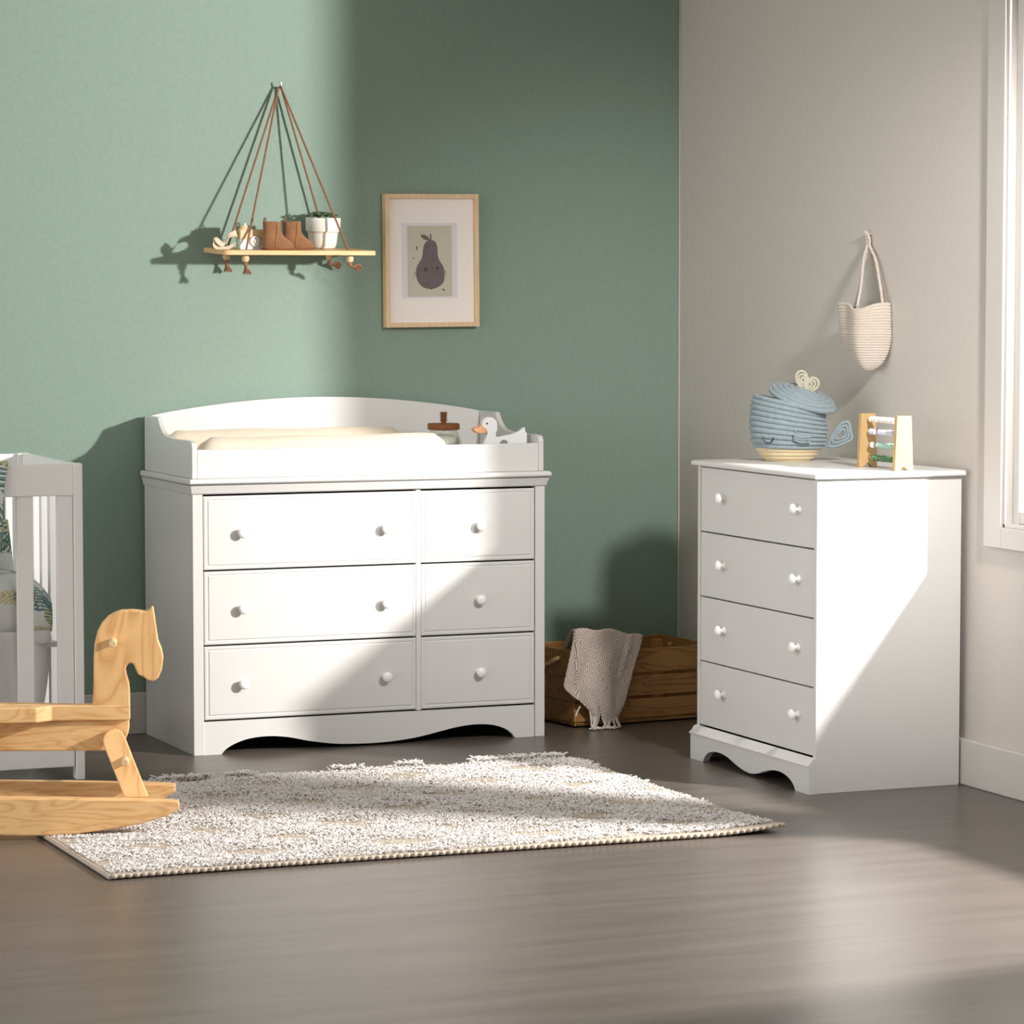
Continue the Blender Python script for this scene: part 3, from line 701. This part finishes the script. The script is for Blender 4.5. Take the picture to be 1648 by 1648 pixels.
# plant pot
PXc, PYc = -1.367, -.078; pz = tiltz(PYc)
pp = thing('potted_succulent', 'white lobed pot of green succulents on hanging shelf', 'potted plant', (PXc, PYc, pz))
pp.rotation_euler.x = .05
notch = lambda t, h: 1-.07*sum(math.exp(-(((t-a+PI) % (2*PI)-PI)/.10)**2) for a in [math.radians(q) for q in (-80, 40, 160)])+.012*math.cos(3*(t-math.radians(-20)))
MB().lathe([(.03, .0), (.038, .001), (.044, .006), (.0475, .02), (.050, .045), (.0505, .052), (.0525, .056), (.0575, .059), (.0585, .064), (.0595, .09), (.0600, .101), (.0585, .104), (.056, .103), (.054, .096), (.05, .09), (.001, .088)], (PXc, PYc, pz), 90, mod=notch).build('pot', M['ceramic'], pp, smooth=40)
MB().lathe([(.001, .088), (.051, .091), (.05, .095), (.001, .097)], (PXc, PYc, pz), 24).build('soil', M['soil'], pp)
fo = MB()
for k in range(26):
    a = random.uniform(0, 2*PI); rr = .052*math.sqrt(random.random()); hx, hy = PXc+rr*math.cos(a)*1.08, PYc+rr*math.sin(a)
    hz = pz+.104+.014*random.random()
    for j in range(9):
        q = j*2.4+a; el = .35+.9*(j/9)
        d = Vector((math.cos(q)*math.cos(el), math.sin(q)*math.cos(el), math.sin(el))); L_ = .010*(1-.4*j/9)
        rot = d.to_track_quat('Z', 'Y').to_matrix()
        fo.ball(Vector((hx, hy, hz))+d*L_*.6, L_*.62, 6, 5, (.5, .28, 1), rot)
fo.build('foliage', M['leaf'], pp, smooth=70)

# ---------------------------------------------------------------- rocking horse
th = -math.radians(16.5); HA = Vector((math.cos(th), math.sin(th), 0)); HW = Vector((-math.sin(th), math.cos(th), 0)); HO = Vector((-2.7626, -1.9437, 0))
rh = thing('rocking_horse', 'natural pine rocking horse standing partly on shaggy rug', 'rocking horse', tuple(HO+HA*(-.05)+HW*.17))
hf = lambda a, b, w: tuple(HO+HA*a+HW*w+AU*b)
def horse(name, pts, w0, w1, m='pine', bevel=.004, parent=None):
    return MB().prism(pts, w0, w1, hf).build(name, M[m], parent or rh, bevel=bevel)
L0 = -.62
head = [(.059, .335), (.059, .349), (.062, .40), (.063, .479), (.066, .517), (.073, .547), (.086, .572), (.104, .591), (.121, .601), (.138, .607), (.17, .608), (.201, .605), (.209, .6045), (.217, .608), (.224, .618), (.2275, .612), (.231, .587), (.235, .555), (.240, .522), (.249, .499), (.2535, .475), (.249, .443), (.239, .420), (.226, .411), (.211, .414), (.198, .424), (.184, .430), (.177, .446), (.172, .459), (.163, .463), (.154, .457), (.150, .446), (.153, .428), (.159, .408), (.161, .386), (.161, .335)]
hd = horse('neck_and_head', [(a+.022, b) for a, b in head], .148, .193)
# seat plank: wide board with a notch on each side, narrower toward the neck
plan = [(.178, .147), (-.036, .147), (-.076, .112), (-.30, .106), (-.42, .118), (-.52, .135), (L0+.04, .14), (L0+.04, .21), (-.52, .215), (-.42, .238), (-.30, .25), (-.15, .244), (.03, .196), (.178, .195)]
MB().prism(plan, .305, .347, lambda a, b, w: hf(a+.005, w, b)).build('seat', M['pineh'], rh, bevel=.003)
beam = [(L0+.06, .32), (.160, .32), (.161, .285), (.158, .268), (.150, .248), (.135, .233), (.115, .224), (.09, .219), (-.2, .222), (L0+.08, .235), (L0+.06, .27)]
horse('body_beam', [(a+.02, min(b, .306)) for a, b in beam], .158, .186, 'pineh')
rock = [(.238, .105), (.316, .100), (.3165, .080), (.283, .061), (.215, .041), (.125, .026), (.03, .0145), (-.05, .012), (-.12, .0125), (-.20, .016), (-.33, .028), (-.45, .048), (-.56, .075), (-.60, .090), (-.60, .118), (-.52, .118), (-.169, .117), (.0, .113)]
far = [(a-.010, b) for a, b in rock]
horse('rocker', rock, 0, .042, 'pineh'); horse('rocker', far, .298, .34, 'pineh')
def leg(top, bot, w0, w1, wid=.030):
    (tx, tz), (bx, bz) = top, bot; d = Vector((bx-tx, bz-tz)).normalized(); nrm = Vector((-d.y, d.x)); P = []
    for k in range(9):
        q = PI*k/8; P.append((tx-d.x*wid*math.sin(q)+nrm.x*wid*math.cos(q), tz-d.y*wid*math.sin(q)+nrm.y*wid*math.cos(q)))
    # flat foot on the rocker's level
    def hit(s): 
        px, pz = tx-s*nrm.x*wid*-1, tz-s*nrm.y*wid*-1
        px, pz = tx+nrm.x*wid*s, tz+nrm.y*wid*s; t = (bz-pz)/d.y; return (px+d.x*t, bz)
    P += [hit(-1), hit(1)]
    mb = MB(); n0 = len(P)
    if sum(P[i][0]*P[(i+1) % n0][1]-P[(i+1) % n0][0]*P[i][1] for i in range(n0)) < 0: P = P[::-1]
    # splay: outer toward the rocker at the foot
    def fx(a, b, w): 
        k = (tz+wid-b)/(tz+wid-bz); return hf(a, b, w+(w1-w0)*k)
    return mb.prism(P, w0, w0+.026, fx).build('leg', M['pine'], rh, bevel=.003)
leg((.139, .252), (.200, .107), .130, .040); leg((.135, .252), (.183, .107), .188, .272)
leg((-.215, .25), (-.275, .107), .130, .040); leg((-.215, .25), (-.275, .107), .188, .272)
def peg(name, a, b, w0, w1, r, m='birch'):
    p0, p1 = Vector(hf(a, b, w0)), Vector(hf(a, b, w1))
    MB().tube([p0, p0+(p1-p0)*.03, p0+(p1-p0)*.97, p1], [r*.8, r, r, r*.8], 22).build(name, M[m], rh, smooth=40)
peg('handle_peg', .139, .523, .075, .266, .0105)
peg('footrest_peg', .170, .203, .035, .11, .0105); peg('footrest_peg', .160, .203, .24, .29, .0105)
peg('leg_bolt', .139, .264, .123, .140, .0065, 'birch'); peg('leg_bolt', .139, .264, .1222, .124, .0035, 'sole')

# ---------------------------------------------------------------- crib
BX1, BX0, BY0, BY1, BT = -2.424, -3.80, -.915, -.225, .962
cb = thing('crib', 'white slatted baby crib standing against green wall', 'crib', (-3.11, -.57, 0))
def cbox(name, a, b, bev=.003, m='cribw'): return MB().box(a, b).build(name, M[m], cb, bevel=bev)
for xa, ya in ((BX1-.027, BY0), (BX1-.04, BY1-.045), (BX0, BY0), (BX0, BY1-.045)):
    cbox('post', (xa, ya, 0), (xa+.027+(.013 if ya > -.5 else 0), ya+.045, BT))
cbox('top_rail', (BX0+.027, BY0+.004, BT-.097), (BX1-.027, BY0+.030, BT-.002))
cbox('top_rail', (BX0+.027, BY1-.030, BT-.097), (BX1-.04, BY1-.004, BT-.002))
cbox('end_rail', (BX1-.026, BY0+.045, BT-.075), (BX1-.002, BY1-.045, BT-.001))
cbox('end_rail', (BX0+.002, BY0+.045, BT-.075), (BX0+.026, BY1-.045, BT-.001))
cbox('lower_rail', (BX0+.027, BY0+.006, .04), (BX1-.030, BY0+.028, .175))
cbox('lower_rail', (BX0+.027, BY1-.028, .04), (BX1-.04, BY1-.006, .15))
cbox('end_rail', (BX1-.026, BY0+.045, .04), (BX1-.004, BY1-.045, .15))
cbox('end_rail', (BX0+.004, BY0+.045, .04), (BX0+.026, BY1-.045, .15))
x = BX1-.078
sl = None
while x > BX0+.05:
    if sl is None:
        sl = MB().box((0, 0, .17), (.050, .016, BT-.09)).build('slat', M['cribw'], None, bevel=.003); sl.parent = cb; sl.location = Vector((x, BY0+.010, 0))-WL['crib']
    else: place(sl, cb, (x, BY0+.010, 0))
    place(sl, cb, (x, BY1-.026, 0))
    x -= .1235
y = BY0+.105
es = None
while y < BY1-.07:
    if es is None:
        es = MB().box((0, 0, .14), (.020, .030, BT-.07)).build('end_slat', M['cribw'], None, bevel=.002); es.parent = cb; es.location = Vector((BX1-.024, y, 0))-WL['crib']
    else: place(es, cb, (BX1-.024, y, 0))
    y += .104
MB().lathe([(.006, 0), (.006, .002), (.003, .0022), (.003, .001), (.001, .001)], (BX1-.022, BY1-.045, .838), 16, 'y').build('bolt', M['metal'], cb)
MB().box((BX0+.03, BY0+.075, .40), (BX1-.06, BY1-.035, .415)).build('mattress_support', M['cribw'], cb)

mt = MB(); mx0, mx1 = BX0+.045, BX1-.075
def rrect(x0, x1, y0, y1, z, r=.03):
    out = []
    for cx, cy, a0 in ((x1-r, y1-r, 0), (x0+r, y1-r, 90), (x0+r, y0+r, 180), (x1-r, y0+r, 270)):
        for k in range(5): t = math.radians(a0+k*22.5); out.append((cx+r*math.cos(t), cy+r*math.sin(t), z))
    return out

# leaf print painted on fine cloth
PAL = [((70, 108, 112), (120, 152, 160)), ((92, 116, 62), (150, 168, 108)), ((62, 96, 84), (128, 158, 148)), ((196, 180, 120), (214, 200, 150))]
LV = []
rnd = random.Random(3)
for k in range(120):
    LV.append((rnd.uniform(0, 14), rnd.uniform(-1, 9), rnd.uniform(0, 2*PI), rnd.uniform(1.1, 2.1), rnd.choice([0, 0, 1, 2, 2, 3])))
def leafcol(u, v):
    """u,v in decimetres"""
    c = (226, 228, 228)
    for lx, ly, an, L_, p in LV:
        dx, dy = u-lx, v-ly
        a = dx*math.cos(an)+dy*math.sin(an); b = -dx*math.sin(an)+dy*math.cos(an)
        if 0 < a < L_:
            t = a/L_; w_ = .34*L_*math.sin(PI*min(1, t*.9+.1))**.7
            if abs(b) < w_:
                if abs(b) < .02: c = PAL[p][0]
                else:
                    ph = ((a-abs(b)*.55)*9/L_*1.0) % 1
                    if ph < .62: c = PAL[p][0] if ph < .22 else PAL[p][1]
    return srgb(c)
def printed(mb, name, parent, uvs, **kw):
    o = mb.build(name, M['leafcloth'], parent, **kw)
    ca = o.data.color_attributes.new('print', 'FLOAT_COLOR', 'POINT')
    for i, (u, v) in enumerate(uvs): ca.data[i].color = leafcol(u, v)
    return o
M['leafcloth'] = vcol_mat('leaf_print_cotton')
def gridmesh(nu, nv, fn):
    v = []; uvs = []
    for j in range(nv+1):
        for i in range(nu+1):
            p, q = fn(i/nu, j/nv); v.append(p); uvs.append(q)
    f = [(j*(nu+1)+i, j*(nu+1)+i+1, (j+1)*(nu+1)+i+1, (j+1)*(nu+1)+i) for j in range(nv) for i in range(nu)]
    return MB().add(v, f), uvs
ms = thing('crib_mattress', 'thick mattress inside white crib with leaf printed cover', 'mattress', (-3.1, -.57, .416))
# cover: section loop along X, rounded right end
def mcover(s, t):
    # t along perimeter in Y (front bottom -> top front -> top back), s along X
    sec = smoothcurve([(BY0+.055, .452), (BY0+.045, .48), (BY0+.045, .55), (BY0+.065, .597), (BY0+.12, .615), (BY0+.3, .622), (BY1-.12, .615), (BY1-.06, .59), (BY1-.05, .46)], 6)
    k = min(len(sec)-1, int(t*(len(sec)-1))); k2 = min(k+1, len(sec)-1); fr_ = t*(len(sec)-1)-k
    y_ = sec[k][0]+(sec[k2][0]-sec[k][0])*fr_; z_ = sec[k][1]+(sec[k2][1]-sec[k][1])*fr_
    x_ = BX0+.05+s*(BX1-.082-(BX0+.05)); d = (BX1-.082)-x_
    if d < .07:
        q = 1-d/.07; z_ = .45+(z_-.45)*(1-.32*q*q); y_ = (BY0+BY1)/2+(y_-(BY0+BY1)/2)*(1-.05*q*q)
    z_ += .004*math.sin(x_*23+y_*9)
    return (x_, y_, z_), ((x_+3.8)*10, t*11)
g, uvs = gridmesh(300, 150, mcover)
printed(g, 'leaf_cover', ms, uvs, smooth=80)
MB().rings([rrect(mx0, mx1-.012, BY0+.045, BY1-.045, .4165), rrect(mx0, mx1-.008, BY0+.04, BY1-.04, .43), rrect(mx0, mx1-.012, BY0+.045, BY1-.045, .455)]).build('mattress_core', M['sheet'], ms, smooth=40)
# hanging sheet skirt
def skirt(s, t):
    x_ = BX0+.06+s*(BX1-.083-(BX0+.06)); z_ = .455-t*.33
    dd = max(0, x_-(BX1-.18))/.10
    y_ = BY0+.040+.008*math.sin(x_*44)*(.3+t)+.006*math.sin(x_*97+1)*t+dd*dd*.05*(1-t*.5)
    return (x_-.052*t*t*dd, y_, z_), (0, 0)
g, _ = gridmesh(180, 16, skirt)
sk_ = thing('crib_skirt', 'plain white cloth skirt hanging below the crib mattress', 'crib skirt', (-3.1, BY0+.05, .3))
g.build('skirt_cloth', M['sheet'], sk_, smooth=80, solid=.002)
# swaddle over the top rail, hanging outside
def swad(s, t):
    w_ = .085+.02*t
    x_ = -2.755+s*w_*(1-.10*max(0, t-.55)/.45)+.014*math.sin(t*5.2)*(s > .5)
    prof = [(BY0+.040, .82), (BY0+.036, .93), (BY0+.030, .966), (BY0+.015, .971), (BY0-.002, .966), (BY0-.007, .93), (BY0-.010, .88), (BY0-.010, .80), (BY0-.008, .715)]
    k = min(len(prof)-2, int(t*(len(prof)-1))); fr_ = t*(len(prof)-1)-k
    y_ = prof[k][0]+(prof[k+1][0]-prof[k][0])*fr_; z_ = prof[k][1]+(prof[k+1][1]-prof[k][1])*fr_
    if t > .5: y_ -= .005*abs(math.sin(s*9))*(t-.5)*2; z_ += .03*(1-s)*0-.06*(1-s)*max(0, t-.6)
    return (x_, y_, z_), (s*1.1+5.3, t*4.4+.4)
g, uvs = gridmesh(60, 220, swad)
sw = thing('swaddle_cloth', 'leaf printed muslin cloth draped over the crib top rail', 'cloth', (-2.71, BY0, .97))
printed(g, 'cloth', sw, uvs, smooth=80, solid=.002)
# cushion leaning at the crib's end seen between slats
def cush(s, t):
    a = (s-.5)*2; b = (t-.5)*2; th_ = .05*(1-abs(a)**3)*(1-abs(b)**3)
    return th_
cu = thing('leaf_cushion', 'leaf printed cushion propped on crib mattress behind slats', 'cushion', (-2.72, -.75, .63))
vs = []; uvs = []; fs = []; N = 60
for side in (-1, 1):
    for j in range(N+1):
        for i in range(N+1):
            a, b = i/N, j/N; h = cush(a, b)*side
            x_ = -2.80+a*.20; z_ = .632+b*.15; y_ = -.76+(b*.07)+h
            vs.append((x_+.0, y_, z_)); uvs.append((a*2+3, b*2+2))
o1 = (N+1)**2
for k in (0, 1):
    for j in range(N):
        for i in range(N):
            q = (k*o1+j*(N+1)+i, k*o1+j*(N+1)+i+1, k*o1+(j+1)*(N+1)+i+1, k*o1+(j+1)*(N+1)+i); fs.append(q)
printed(MB().add(vs, fs), 'cushion_cover', cu, uvs, smooth=80)

# ---------------------------------------------------------------- crate with throw
cr_ = thing('wooden_crate', 'slatted pine crate with rope handles in room corner', 'crate', (-.602, -.448, 0))
ca = math.radians(6.5); CR = Matrix.Rotation(ca, 3, 'Z'); CO = Vector((-.602, -.448, 0))
cxf = lambda p: CO+CR @ Vector(p)
CL, CD, CHT = .555, .355, .258
def crbox(name, a, b, m='crate', bev=.002): return MB().box(a, b).xf(cxf).build(name, M[m], cr_, bevel=bev)
for cx_, cy_ in ((.010, .010), (CL-.042, .010), (.010, CD-.042), (CL-.042, CD-.042)):
    crbox('corner_post', (cx_, cy_, .006), (cx_+.032, cy_+.032, CHT-.012), 'crateend')
for z0, z1 in ((.008, .018), (.022, .086), (.098, .165), (.177, CHT)):
    if z1 > .02: 
        crbox('front_slat', (.011, 0, z0), (CL-.011, .010, z1)); crbox('back_slat', (.011, CD-.010, z0), (CL-.011, CD, z1))
for z0, z1 in ((.022, .088), (.090, .168), (.170, CHT+.004)):
    crbox('end_board', (0, 0, z0), (.011, CD, z1)); crbox('end_board', (CL-.011, 0, z0), (CL, CD, z1))
crbox('base_board', (.011, .010, .006), (CL-.011, CD-.010, .016))
for ex in (-.004, CL+.004):
    s_ = -1 if ex < 0 else 1
    P = [cxf((ex-s_*.012, .10, .232)), cxf((ex+s_*.006, .11, .226)), cxf((ex+s_*.016, .15, .205)), cxf((ex+s_*.016, .20, .205)), cxf((ex+s_*.006, .245, .226)), cxf((ex-s_*.012, .255, .232))]
    hb = MB()
    c = smoothcurve([tuple(p) for p in P], 8)
    for k in range(3):
        hb.tube([Vector(p)+Vector((.004*math.cos(i*.8+k*2.1), .002*math.sin(i*.8+k*2.1), .004*math.sin(i*.8+k*2.1))) for i, p in enumerate(c)], .0042, 6)
    hb.ball(cxf((ex-s_*.022, .10, .232)), .012); hb.ball(cxf((ex-s_*.022, .255, .232)), .012)
    hb.build('rope_handle', M['jute'], cr_, smooth=80)

tr = thing('woven_throw', 'beige woven throw with tasselled end draped over crate corner', 'throw', (-.5, -.47, .3))
Lb = smoothcurve([(-.608, .338), (-.612, .300), (-.624, .25), (-.640, .19), (-.650, .150), (-.628, .122), (-.600, .100), (-.570, .075)], 6)
Rb = smoothcurve([(-.352, .306), (-.360, .27), (-.375, .232), (-.390, .19), (-.402, .15), (-.415, .11), (-.430, .07), (-.452, .034)], 6)
def lerpp(P, t):
    k = min(len(P)-2, int(t*(len(P)-1))); f_ = t*(len(P)-1)-k
    return (P[k][0]+(P[k+1][0]-P[k][0])*f_, P[k][1]+(P[k+1][1]-P[k][1])*f_)
def frontY(x_, z_):   # outer face of the crate seen from the camera
    q = x_+.602
    return -.448+q*math.tan(ca) if q > 0 else -.448-q*2.0
def thr(s, t):
    if t < .25:       # part lying inside / over the edge
        k = t/.25; l, r = lerpp(Lb, 0), lerpp(Rb, 0)
        x_ = l[0]+(r[0]-l[0])*s; z_ = l[1]+(r[1]-l[1])*s
        bulge = .010*math.sin(PI*s)+.004*math.sin(s*14)
        yy = frontY(x_, z_)
        return (x_+.02*(1-k)*(.5-s), yy+.085*(1-k)**1.0-.022*math.sin(k*PI/2)+.004, z_-.075*(1-k)**2+bulge), (s*1.0, t)
    k = (t-.25)/.75; l, r = lerpp(Lb, k), lerpp(Rb, k)
    x_ = l[0]+(r[0]-l[0])*s; z_ = l[1]+(r[1]-l[1])*s
    bot = max(0, k-.6)/.4
    z_ -= bot*(.032*math.sin(PI*min(1, s*1.15)) - .030*math.exp(-((s-.40)/.10)**2))
    if k < .05: z_ += (.010*math.sin(PI*s)+.004*math.sin(s*14))*(1-k/.05)
    fold = .014*math.sin(s*9.5+k*2.0)*k+.010*math.sin(s*5+2)*k-.028*math.exp(-((s-.62)/.2)**2)*k + .02*math.exp(-((s-.40)/.07)**2)*bot
    fold += .010*math.exp(-((s-.82)/.05)**2)*(1-k)
    yy = min(frontY(x_, z_), -.435)
    return (x_, yy-.020-abs(fold)*.8-.012*k, z_), (s*1.0, t)
g, uvs = gridmesh(70, 90, thr); g.uv = uvs
g.build('cloth', M['throw'], tr, smooth=80, solid=.004)
fg = MB(); rnd = random.Random(5)
for k in range(20):
    s = .10+.88*k/19
    p, _ = thr(s, 1.0); p = Vector(p); ln = rnd.uniform(.05, .085)
    dx = rnd.uniform(-.02, .014); fl = .006
    q1 = p+Vector((dx*.4, -.004, -max(.002, (p.z-fl)*.5))); q2 = Vector((p.x+dx, p.y-.008, fl+.002)); q3 = Vector((p.x+dx+rnd.uniform(-.03, .03), p.y-.02-rnd.uniform(0, .02), fl))
    fg.tube(smoothcurve([tuple(p), tuple(q1), tuple(q2), tuple(q3)], 5), .0028, 6)
fg.tube(smoothcurve([(-.60, -.495, .082), (-.612, -.50, .068), (-.620, -.503, .05)], 4), .0028, 6)
fg.build('tassels', M['fringe'], tr, smooth=80)

# ---------------------------------------------------------------- rug
RX0, RX1, RY0, RY1 = -2.80, -.90, -2.575, -1.12
rg = thing('shaggy_rug', 'cream shaggy tufted rug on dark floor before the dresser', 'rug', (-1.85, -1.85, 0))
def edgeY(x): return RY0+.012*math.sin(x*2.1)
def lift(x, y): # curled near right corner
    d = math.hypot(x-RX1, y-RY0); return .016*max(0, 1-d/.22)**1.5
def rb(s, t):
    x_ = RX0+(RX1-RX0)*s; y_ = edgeY(x_)+(RY1-edgeY(x_))*t
    return (x_, y_, .0075+lift(x_, y_)), (s, t)
g, _ = gridmesh(120, 90, rb)
g.build('woven_base', M['rugbase'], rg, smooth=80, solid=.008)
eb = MB()
nb = 96
for k in range(nb):
    x_ = RX0+.01+(RX1-RX0-.02)*k/(nb-1); eb.ball((x_, edgeY(x_)-.001, .009+lift(x_, RY0)), .0085, 6, 5, (1.0, .8, .8))
eb.tube([(RX0-.002, edgeY(RX0)+i*.1, .008) for i in range(15)], .0065, 6)
eb.build('edge_binding', M['rugbase'], rg, smooth=80)
rnd = random.Random(11)
from mathutils import noise
def dens(x, y):
    # bands of long wool in a loose lattice, flat weave between
    u = (x-RX0)/.42; v = (y-RY0)/.33
    a = abs(((u+v*.9) % 1)-.5)*2; b = abs(((u-v*.9) % 1)-.5)*2
    n = noise.noise(Vector((x*5, y*7, 0)))*.55+noise.noise(Vector((x*14, y*20, 3)))*.4
    return max(a, b)-.56+n*.75
V = []; F = []
def tuft(x, y, h, dirx, diry, r):
    o = len(V); z0 = .010+lift(x, y)
    sx, sy = -diry, dirx; l = math.hypot(sx, sy) or 1; sx /= l; sy /= l
    pts = []
    for k, (f_, q) in enumerate(((0, .9), (.4, 1.2), (.75, 1.15), (1, .7))):
        px = x+dirx*f_*f_*h*.8; py = y+diry*f_*f_*h*.8; pz = z0+h*(f_-.35*f_*f_)
        w_ = r*q
        V.extend([(px-sx*w_, py-sy*w_, pz), (px+sx*w_, py+sy*w_, pz), (px+dirx*w_*.3, py+diry*w_*.3, pz+w_*1.3)])
    for k in range(3):
        b = o+k*3
        for i in range(3): j = (i+1) % 3; F.append((b+i, b+j, b+3+j, b+3+i))
    F.append((o+9, o+10, o+11))
cnt = 0
while cnt < 62000:
    x = rnd.uniform(RX0+.01, RX1-.01); y = rnd.uniform(RY0+.03, RY1)
    # the foot of the horse's rocker presses here: keep wool below it
    d = dens(x, y)
    if d < rnd.uniform(-.35, .05) and rnd.random() < .93: continue
    q = Vector((x, y, 0))-HO; a_, w_ = q.dot(HA), q.dot(HW)
    under = -.65 < a_ < .22 and (-.03 < w_ < .06 or .27 < w_ < .36)
    an = rnd.uniform(0, 2*PI); h = rnd.uniform(.007, .017)*(1.0 if d > .08 else .7)
    if under: h = min(h, .006)
    tuft(x, y, h, math.cos(an), math.sin(an), rnd.uniform(.0013, .0024)); cnt += 1
for k in range(8):   # a few stray locks along the far edge
    cx = (-2.22, -2.12, -2.0, -1.66, -1.45, -1.2, -1.08, -.98)[k]
    for i in range(90):
        an = rnd.uniform(0, 2*PI); x = cx+rnd.gauss(0, .022); y = RY1-.01+rnd.gauss(0, .01)
        tuft(x, y, rnd.uniform(.015, .034), math.cos(an), math.sin(an), .0024)
pm = MB(); pm.v = V; pm.f = F; pm.m = [0]*len(F)
po = pm.build('wool_pile', M['tuft'], rg); po['kind'] = 'stuff'

# ---------------------------------------------------------------- light
def spot(name, loc, aim, power, size, blend, rad, col):
    l = bpy.data.lights.new(name, 'SPOT'); l.energy = power; l.spot_size = math.radians(size); l.spot_blend = blend; l.shadow_soft_size = rad; l.color = col
    o = bpy.data.objects.new(name, l); COL.objects.link(o); o.location = loc
    o.rotation_euler = (Vector(aim)-Vector(loc)).to_track_quat('-Z', 'Y').to_euler(); return o
spot('sun_through_window', (1.0, -3.99, 2.05), (-1.3, -.9, .9), 1400, 120, .1, .075, (1, .955, .92))
spot('front_spot_lamp', (-.56, -4.1, 2.4), (-.46, -3.22, 1.95), 335, 56, 1, .10, (1, .975, .955))  # out-of-view front lamp, set from the bag and corner shadows; no ceiling fitting

wd = bpy.data.worlds.new('outdoor_sky'); SC.world = wd; wd.use_nodes = True
nt = wd.node_tree; bgn = nt.nodes['Background']
tcw = nt.nodes.new('ShaderNodeTexCoord'); sep = nt.nodes.new('ShaderNodeSeparateXYZ')
nt.links.new(tcw.outputs['Generated'], sep.inputs[0])
def ramp(a, b, c, d):
    q = nt.nodes.new('ShaderNodeMapRange'); q.interpolation_type = 'SMOOTHSTEP'
    for k, v_ in zip(('From Min', 'From Max', 'To Min', 'To Max'), (a, b, c, d)): q.inputs[k].default_value = v_
    nt.links.new(sep.outputs['X'], q.inputs['Value']); return q
q1 = ramp(.0, .5, .08, 1.8); q2 = ramp(-1, -.5, 2.7, 0)
sm = nt.nodes.new('ShaderNodeMath'); sm.operation = 'ADD'
nt.links.new(q1.outputs[0], sm.inputs[0]); nt.links.new(q2.outputs[0], sm.inputs[1]); nt.links.new(sm.outputs[0], bgn.inputs['Strength'])
bgn.inputs['Color'].default_value = (.985, .99, 1, 1)

# ---------------------------------------------------------------- camera
cam = bpy.data.cameras.new('camera'); co = bpy.data.objects.new('camera', cam); COL.objects.link(co)
co.location = (-4.949, -10.442, 1.4978)
pi_, ya = .0698, .3910
fwd = Vector((math.sin(ya)*math.cos(pi_), math.cos(ya)*math.cos(pi_), -math.sin(pi_)))
co.rotation_euler = fwd.to_track_quat('-Z', 'Y').to_euler()
cam.sensor_width = 36; cam.sensor_fit = 'HORIZONTAL'; cam.lens = 5217.2/1648*36; cam.clip_end = 100
SC.camera = co
SC.view_settings.view_transform = 'Standard'; SC.view_settings.look = 'None'
SC.view_settings.exposure = 0; SC.view_settings.gamma = 1; SC.view_settings.use_curve_mapping = False
SC.cycles.max_bounces = 8; SC.cycles.diffuse_bounces = 4; SC.cycles.use_denoising = True
